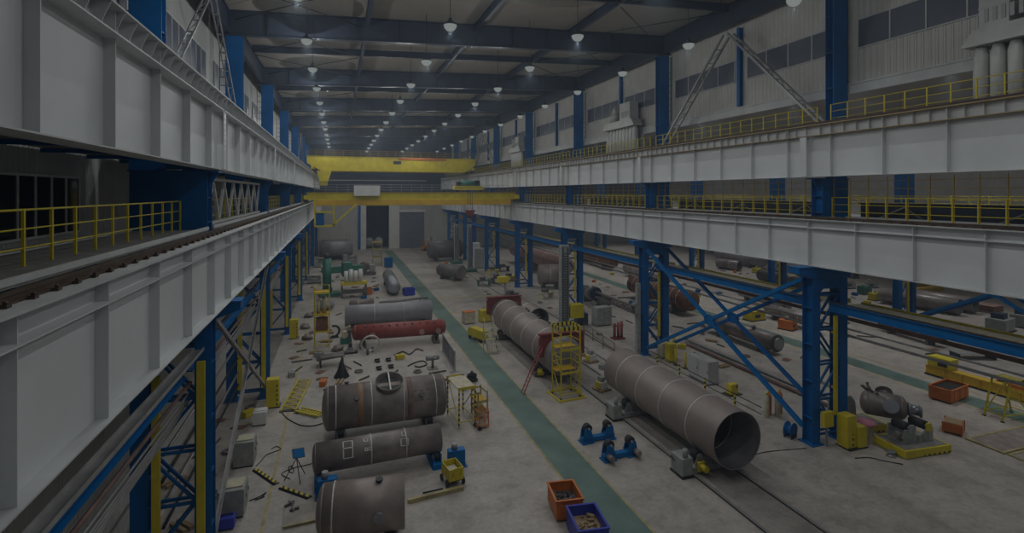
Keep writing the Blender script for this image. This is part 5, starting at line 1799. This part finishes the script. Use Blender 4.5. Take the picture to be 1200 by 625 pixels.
# dark table and funnel near the tank head
x, y = at(388, 428)
r = T('work_table', 'low dark steel table with sloping end behind the manhole tank', 'table', (x, y, 0), .1)
MB().prism([(-1.1, .55), (1.0, .7), (1.0, .78), (-.8, .78), (-1.1, .62)], 'xz', -.5, .5).build('table_top', 'steel_dark', r)
for sx in (-.8, .85):
    for sy in (-.42, .42):
        MB().box(sx - .05, sx + .05, sy - .05, sy + .05, 0, .6).build('leg', 'black', r)
x, y = at(397, 445)
r = T('funnel', 'black upright steel wedge standing between dark table and manhole tank', 'steel part', (x + .2, y + .5, 0))
MB().lathe((0, 0, 0), (0, 0, 1), [(0, .55), (.08, .55), (.5, .32), (1.3, .06), (1.35, .04)], 20).build('cone', 'black', r)
MB().bar((.1, 0, .9), (.7, -.1, .55), .16, .12).build('arm', 'steel_scale', r)
for i, (u, v) in enumerate(((442, 424), (444, 433), (455, 423), (458, 431))):
    x, y = at(u, v)
    r = T('angle_clamp', 'small black clamp on the floor behind the tank manhole, %s of four' % ORD[i], 'clamp', (x, y, 0), .15, 'black clamps behind the manhole')
    MB().box(-.16, .16, -.3, .3, 0, .16).build('body', 'black', r)
    MB().box(-.22, .22, -.05, .05, .16, .24).build('screw', 'black', r)
cable('black hose curling on the floor behind the manhole tank, aisle side', [at(478, 430), at(486, 426), at(496, 424), at(500, 428), at(492, 431), at(486, 430)], .05, 'black', 'hose', 'hose')
cable('wavy dark hose between red drum and manhole tank', [at(462, 417), at(472, 413), at(480, 416), at(488, 410), at(496, 412)], .05, 'rubber', 'hose', 'hose')
# pale ring and valve set in front of the red drum
x, y = at(434, 414)
r = T('flange_ring', 'large pale steel ring leaning in front of the red drum', 'ring', (x, y, 0), .2)
MB().ring((0, 0, .82), (.15, 1, .35), .74, .08, 40, 8).build('ring', 'weld', r)
MB().rod((-.3, -.3, .0), (-.3, -.3, .5), .12, 12).rod((.25, .25, 0), (.25, .25, .42), .1, 12).build('support', 'steel_dark', r)
x, y = at(408, 401)
r = T('valve_machine', 'small yellow-green grinding machine at the window-side end of the red drum', 'machine', (x - .2, y - .3, 0))
MB().box(-.5, .5, -.4, .4, 0, .5).build('base', 'machine_green', r, bevel=.03)
MB().rod((-.1, -.3, .8), (-.1, .35, .8), .3, 18).build('wheel_guard', 'ivory', r)
MB().box(.1, .45, -.25, .25, .5, 1.2).build('motor_cover', 'steel_dark', r)
MB().rod((.3, 0, 1.2), (.3, 0, 1.6), .06, 10).build('lever', 'yellow', r)
x, y = at(406, 412)
r = T('pedestal_roller', 'dark pedestal roller on a skid just before the red drum', 'roller stand', (x + .3, y - .6, 0))
MB().box(-.6, .6, -.3, .3, 0, .12).build('skid', 'black', r)
MB().prism([(-.4, .12), (.4, .12), (.15, .6), (-.15, .6)], 'xz', -.2, .2).build('stand', 'machine_grey', r)
MB().rod((0, -.3, .72), (0, .3, .72), .16, 16).build('roller', 'rubber', r)
# pipe joint near aisle and paper table
x, y = at(507, 432)
r = T('joint_stand', 'grey pipe joint on a stand at the aisle end behind the manhole tank', 'stand', (x, y, 0))
MB().box(-.4, .4, -.4, .4, 0, .06).build('foot', 'steel_scale', r)
MB().rod((0, 0, .06), (0, 0, .7), .1, 12).build('post', 'steel_scale', r)
MB().rod((-.5, 0, .8), (.5, .1, .8), .18, 16).rod((.1, 0, .8), (.1, -.4, 1.0), .14, 14).build('pipe_joint', 'steel_bluish', r)

# tower machine with yellow frame
x, y = at(377, 409)
r = frame_tower('machine_tower', 'tall narrow yellow tower with rust panel near the blue columns, tank side', x, y + .6, 0, .62, .6, 5.4, (1.5, 3.0, 4.9), ladder=False, cat='tower', wheels=False)
MB().box(-.5, .5, -.4, .4, 1.52, 2.6).build('rust_panel', 'rust', r)
MB().rod((-.3, 0, 3.02), (-.3, 0, 4.3), .16, 14).rod((.2, .1, 3.02), (.2, .1, 4.5), .2, 14).build('cylinder', 'ivory', r)
x, y = at(390, 396)
r = T('c_hook', 'dark C-shaped lifting hook standing beside the tall narrow yellow tower', 'hook', (x + .1, y, 0), .2)
k = MB()
for i in range(10):
    a, a2 = -1.9 + i * .38, -1.9 + (i + 1) * .38
    k.rod((.5 * math.cos(a), 0, .62 + .5 * math.sin(a)), (.5 * math.cos(a2), 0, .62 + .5 * math.sin(a2)), .1, 10)
k.build('hook', 'black', r)
MB().box(-.4, .4, -.25, .25, 0, .1).build('foot', 'black', r)
for i, (u, v) in enumerate(((357, 385), (360, 398), (362, 372), (396, 411))):
    x, y = at(u, v)
    r = T('gear_part', 'dark machined wheel on the floor round the yellow tower, %s' % ('by the third column', 'closest to the columns', 'behind the tower', 'on the drum side')[i], 'wheel part', (x, y, 0), i * .7)
    MB().lathe((0, 0, 0), (.2, .1, 1), [(.08, .5), (.3, .5), (.32, .3), (.5, .3)], 24).build('body', 'steel_scale', r)
    MB().box(-.35, .35, -.35, .35, 0, .08).build('dunnage', 'wood', r)
# green radial drill
x, y = at(386, 347)
r = T('radial_drill', 'green radial drill with long arm near the far blue columns, tank side', 'drill', (x, y, 0), .15)
MB().box(-1.3, 1.3, -.9, .9, 0, .5).build('base', 'machine_green', r, bevel=.05)
MB().rod((-.3, 0, .5), (-.3, 0, 5.0), .55, 22).build('column', 'machine_green', r)
MB().box(-.9, 4.4, -.4, .4, 3.0, 3.9).build('arm', 'machine_green', r, bevel=.08)
MB().box(1.6, 2.8, -.75, .5, 2.5, 4.4).build('head', 'machine_green', r, bevel=.08)
MB().rod((2.2, -.2, 1.4), (2.2, -.2, 2.5), .16, 12).build('spindle', 'steel_silver', r)
MB().rod((-.3, 0, 5.0), (-.3, 0, 5.6), .35, 16).build('motor', 'navy', r)
# yellow rack with rolls
x, y = at(415, 350)
r = T('roll_rack', 'yellow-topped dark rack with white rolls behind the thin brown tube', 'rack', (x, y + 1.0, 0), .05)
for sx in (-1.5, 1.5):
    for sy in (-.6, .6):
        MB().box(sx - .08, sx + .08, sy - .08, sy + .08, 0, 2.0).build('post', 'steel_dark', r)
MB().box(-1.6, 1.6, -.75, .75, 1.7, 2.05).build('top_beam', 'yellow', r)
MB().box(-1.5, 1.5, -.7, .7, .6, .9).build('shelf', 'steel_dark', r)
for i in range(4):
    MB().rod((-1.0 + i * .6, -.4, 2.05), (-1.0 + i * .6, -.2, 3.5 + .2 * (i % 2)), .26, 16).build('roll', 'white_paint', r)
x, y = at(428, 345)
bin_box('parts_bin', 'small bright orange bin beside the yellow-topped rack', x + .3, y, .1, .6, .5, .8, 'orange')
# silver tank, blue barrel bin
p, q = at(455, 322, .9), at(461, 339, .9)
v = saddle_vessel('silver tank with rounded ends standing lengthwise by the green aisle', (p[0] - .2, p[1] - 2), (q[0] + .1, q[1]), 1.15, .85, 'steel_silver', ('dish', 'dish'), name='silver_tank', hd=.5)
x, y = at(457, 316)
cabinet('control_cabinet', 'blue cabinet behind the silver tank by the green aisle', x, y + 3, .1, .7, .5, 1.8, 'blue')
x, y = at(479, 346)
bin_box('waste_bin', 'royal blue bin with white stripe beside the green aisle, behind the thin grey tube', x, y, .2, .7, .55, .9, 'royal')
# far vessels
v = saddle_vessel('dark grey far vessel on legs before the roller door', (17.4, 104.0), (23.5, 104.6), 2.3, 1.75, 'steel_dark', ('dish', 'dish'), hd=.4)
nozzle(v, 1.4, 0, 2.3, 1.75, .3, .4, 'steel_dark')
v = saddle_vessel('short dark vessel with round end cover in mid-hall beyond the collared vessel', (15.6, 83.0), (18.0, 79.2), 1.35, 1.0, 'steel_dark', ('dish', 'flange'), head_m='steel_scale')
v = saddle_vessel('large grey vessel lying far back before the end wall, tank side', (-3.8, 112), (2.4, 112.4), 2.3, 1.6, 'steel_bluish', hd=.3)
v = saddle_vessel('second large grey vessel close before the end wall, tank side', (-3.5, 119), (1.6, 119.4), 2.0, 1.5, 'steel_dark', hd=.3)
# far ladder tower and machine
x, y = at(442, 311)
frame_tower('access_tower', 'far pale yellow access tower near the start of the green aisle', x, y, 0, .8, .9, 4.6, (1.6, 3.1, 4.4), m='line_yellow', cat='scaffold')
x, y = at(433, 322)
r = T('flanging_machine', 'dark machine with round plate beside the far access tower', 'machine', (x, y, 0))
MB().box(-1.0, 1.0, -.7, .7, 0, .5).build('bed', 'steel_dark', r)
MB().rod((-.9, -.3, 1.4), (-.6, .2, 1.5), .85, 22).build('face_plate', 'steel_scale', r)
MB().box(0, .9, -.5, .5, .5, 1.7).build('head', 'machine_grey', r, bevel=.06)
for i, (u, v, a, h, mm, nm) in enumerate(((376, 313, 1.2, 1.2, 'machine_grey', 'grey lathe bed at the blue columns, middle distance'), (388, 318, 1.6, 1.0, 'white_paint', 'white lathe bed beyond the green drill'), (410, 312, 1.3, 2.2, 'steel_bluish', 'bluish round-topped press beyond the green drill'), (368, 332, 1.0, 1.3, 'machine_grey', 'grey lathe head by the blue columns near the yellow tower'), (392, 303, 1.6, 1.4, 'steel_dark', 'dark planer bed before the large grey vessel'), (415, 326, .8, 1.5, 'ivory', 'cream milling machine by the far rack'))):
    x, y = at(u, v)
    r = T('machine_tool', nm, 'machine tool', (x, y, 0), .1 * (i % 3))
    MB().box(-a, a, -.55, .55, .12, h * .5).build('bed', mm, r, bevel=.03)
    MB().box(-a, -a * .4, -.6, .6, h * .5, h).build('headstock', mm, r, bevel=.05)
    MB().rod((-a * .38, 0, h * .75), (a * .7, 0, h * .75), .18, 14).build('spindle', 'steel_scale', r)
    MB().box(a * .7, a * .98, -.4, .4, h * .5, h * .9).build('tailstock', mm, r)
    MB().box(-a - .05, a + .05, -.6, .6, 0, .12).build('base_plate', 'black', r)
for i, (u, v, hh, mm, nm) in enumerate(((556, 312.5, 4.4, 'white_paint', 'tall white cabinet on the boom track, far down the hall'), (560.5, 314, 3.6, 'cabinet_grey', 'tall grey cabinet beside the white one, far down the hall'), (475, 288, 2.0, 'machine_green', 'dark green cabinet before the roller door'), (484.5, 288.5, 2.4, 'white_paint', 'white cabinet before the roller door, first of two'), (494, 289, 2.4, 'white_paint', 'white cabinet before the roller door, beside the orange truck'))):
    x, y = at(u, v)
    cabinet('tall_cabinet', nm, x, y, 0, .9, .8, hh, mm, 'cabinet')
x, y = at(500, 294)
r = T('lift_truck', 'small orange lift truck parked before the roller door', 'truck', (x, y, 0), .3)
MB().box(-1.1, 1.1, -.6, .6, .35, 1.1).build('chassis', 'orange', r, bevel=.08)
k = MB()
for sx in (-.7, .5):
    for sy in (-.5, .5):
        k.bar((sx, sy, 1.1), (sx, sy, 2.3), .1)
k.box(-.8, .6, -.6, .6, 2.3, 2.38)
k.build('cab_frame', 'orange', r)
for sx in (-.7, .7):
    for sy in (-.62, .62):
        MB().rod((sx, sy - .1, .35), (sx, sy + .1, .35), .35, 16).build('wheel', 'rubber', r)
MB().bar((1.2, -.3, .1), (1.2, -.3, 3.2), .12).bar((1.2, .3, .1), (1.2, .3, 3.2), .12).build('mast', 'steel_dark', r)
MB().box(1.27, 2.3, -.4, -.25, .08, .14).box(1.27, 2.3, .25, .4, .08, .14).build('fork', 'steel_dark', r)
# stored pale tanks in the recess
for i, (x, y) in enumerate(((7.2, 133.6), (9.6, 133.8))):
    v = saddle_vessel('pale stored tank inside the dark end opening, %s' % ('first' if i == 0 else 'second, beside the pillar'), (x - .3, y - 1.4), (x + .3, y + 1.6), 1.6, 1.05, 'machine_grey')
# small boxes along the boom track, far
for i, (u, v, mm, nm) in enumerate(((567, 335, 'machine_green', 'dark green machine base beside the short dark vessel'), (578, 322, 'yellow', 'small yellow cabinet by the boom track far away'), (590, 318, 'navy', 'dark control desk by the fifth blue column'), (583, 332, 'steel_dark', 'dark wheeled jig by the fourth blue column'), (640, 350, 'ivory', 'cream bench by the boom track before the fat brown drum'), (599, 352, 'steel_dark', 'dark bench with tools behind the yellow welding machine'), (597, 330, 'yellow', 'yellow cabinet at the foot of the fourth blue column'))):
    x, y = at(u, v)
    r = T('work_bench', nm, 'bench', (x, y, 0), .1 * i)
    MB().box(-1.0, 1.0, -.5, .5, .75, .85).build('bench_top', mm, r)
    for sx in (-.85, .85):
        MB().box(sx - .07, sx + .07, -.42, .42, 0, .75).build('leg', mm, r)
    MB().box(-.6, .2, -.3, .3, .85, 1.25).build('vice', 'steel_dark', r)
# cables on the open floor
cable('black cable running from the first blue column to the striped yellow plinth', [at(1002, 538), at(1018, 537), at(1036, 541), at(1058, 545)], .025)
cable('dark cable wandering over the floor from the open pipe to the first blue column', [at(885, 533), at(900, 530), at(920, 528), at(945, 526)], .02)
cable('dark cable from the lattice frame to the manhole tank', [at(330, 484), at(338, 492), at(352, 499), at(366, 500), at(378, 497)], .03)
cable('black cable looping on the floor by the grey cabinets', [at(318, 527), at(324, 524), at(329, 527), at(322, 530), at(312, 534), at(306, 541), at(300, 547)], .022)
cable('black cable looped in front of the black and yellow ramp', [at(292, 588), at(304, 583), at(312, 578), at(306, 584), at(299, 587), at(310, 583)], .025)
cable('thin cable from tripod lamp to the blue drive unit', [at(340, 562), at(330, 556), at(345, 549), at(362, 545), at(374, 540)], .02)


# ------------------------------------------------------------------ loose offcuts and tools, in clusters
def offcut(kind, x, y, rz, label, group, rd):
    name = ('steel_offcut', 'plate_offcut', 'steel_ring', 'tool_box', 'timber_block')[kind]
    m_ = ('steel_dark', 'rust', 'steel_scale', rd.choice(['blue', 'yellow', 'machine_grey', 'orange']), 'wood')[kind]
    k = MB()
    if kind == 0:
        l = rd.uniform(.35, .8)
        k.box(-l, l, -.05, .05, 0, .02).box(-l, l, -.01, .01, .02, .12)
    elif kind == 1:
        k.prism([(-.4, -.25), (.35, -.3), (.45, .1), (.1, .3), (-.35, .22)], 'xy', 0, .04)
    elif kind == 2:
        k.tube((0, 0, 0), (0, 0, .14), .32, .24, 20)
    elif kind == 3:
        k.box(-.35, .35, -.2, .2, .03, .32).box(-.36, .36, -.21, .21, .32, .36).box(-.15, .15, -.02, .02, .36, .42).box(-.3, .3, -.16, .16, 0, .03)
    else:
        k.box(-.5, .5, -.09, .09, 0, .16).box(-.5, .5, .2, .36, 0, .16)
    o = single(name, k, m_, label, name.split('_')[1], (x, y, .001), group)
    o.rotation_euler = (0, 0, rz)


OFF = ('dark steel offcut', 'rusty plate offcut', 'short steel ring', 'small coloured tool box', 'pair of timber blocks')
TAKEN = []
bpy.context.view_layer.update()
for o in COL.objects:
    if o.type == 'MESH':
        p = [o.matrix_world @ Vector(c) for c in o.bound_box]
        zz = min(v.z for v in p)
        dx = max(v.x for v in p) - min(v.x for v in p)
        if zz < .6 and dx < 40 and o.name[:5] not in ('floor', 'groov') and o.get('kind') != 'structure':
            TAKEN.append((min(v.x for v in p), max(v.x for v in p), min(v.y for v in p), max(v.y for v in p)))


def free(x, y, r=.62):
    return all(x + r < a or x - r > b or y + r < c or y - r > d for a, b, c, d in TAKEN)


rd = random.Random(5)
for (x0, x1, y0, y1, n, where) in ((-3.6, .5, 36, 56, 34, 'round the yellow tower'), (0, 8.5, 35.2, 44, 22, 'between the red drum and the manhole tank'),
                                   (-3.6, 5.5, 60, 108, 46, 'round the green drill'), (19.3, 24, 33, 62, 26, 'along the boom track'), (19, 22.0, 62, 112, 22, 'far down the hall past the aisle'),
                                   (28.5, 37.5, 30, 72, 44, 'just behind the blue columns'), (41.8, 70, 30, 80, 60, 'far out in the neighbouring hall'), (-7.4, -5.0, 24, 37, 14, 'between the tank-side columns')):
    got = 0
    for t in range(n * 8):
        if got >= n: break
        x, y = rd.uniform(x0, x1), rd.uniform(y0, y1)
        if not free(x, y) or any(abs(x - t) < 1.0 for t in (20.7, 22.7)): continue
        kind = rd.choice([0, 0, 1, 2, 3, 4])
        offcut(kind, x, y, rd.uniform(0, 3.1), '%s on the floor %s' % (OFF[kind], where), '%s %s' % (OFF[kind], where), rd)
        TAKEN.append((x - .5, x + .5, y - .5, y + .5))
        got += 1

# ------------------------------------------------------------------ camera, air, exposure
cd = bpy.data.cameras.new('camera')
cd.sensor_width = 36
cd.lens = FPX / 1200 * 36
cd.shift_y = -86.5 / 1200
cd.clip_end = 400
cam = bpy.data.objects.new('camera', cd)
COL.objects.link(cam)
cam.location = (0, 0, EYE)
cam.rotation_euler = (PI / 2, 0, -YAW)
SC.camera = cam
wd = bpy.data.worlds.new('world')
SC.world = wd
wd.use_nodes = True
bg = wd.node_tree.nodes['Background']
bg.inputs[0].default_value = (.80, .88, 1.0, 1)
bg.inputs[1].default_value = .2
vs = SC.view_settings
vs.view_transform = 'Standard'
vs.look = 'None'
vs.gamma = 1
vs.use_curve_mapping = False
vs.exposure = -1.57
hz = bpy.data.materials.new('haze')
hz.use_nodes = True
nt = hz.node_tree
nt.nodes.remove(nt.nodes['Principled BSDF'])
vsn = nt.nodes.new('ShaderNodeVolumeScatter')
vsn.inputs['Color'].default_value = (.70, .84, 1.0, 1)
vsn.inputs['Density'].default_value = .0015
vsn.inputs['Anisotropy'].default_value = .3
nt.links.new(vsn.outputs[0], nt.nodes['Material Output'].inputs['Volume'])
MATS['haze'] = hz
o = MB().box(-9, 93, -8, YEND + 10, -.8, 31).build('haze', 'haze')
tag(o, 'thin bluish haze filling the hall', 'haze', None, 'structure')
SC.cycles.volume_bounces = 0
SC.cycles.max_bounces = 6
SC.cycles.diffuse_bounces = 3
SC.cycles.use_denoising = True
SC.cycles.denoiser = 'OPENIMAGEDENOISE'
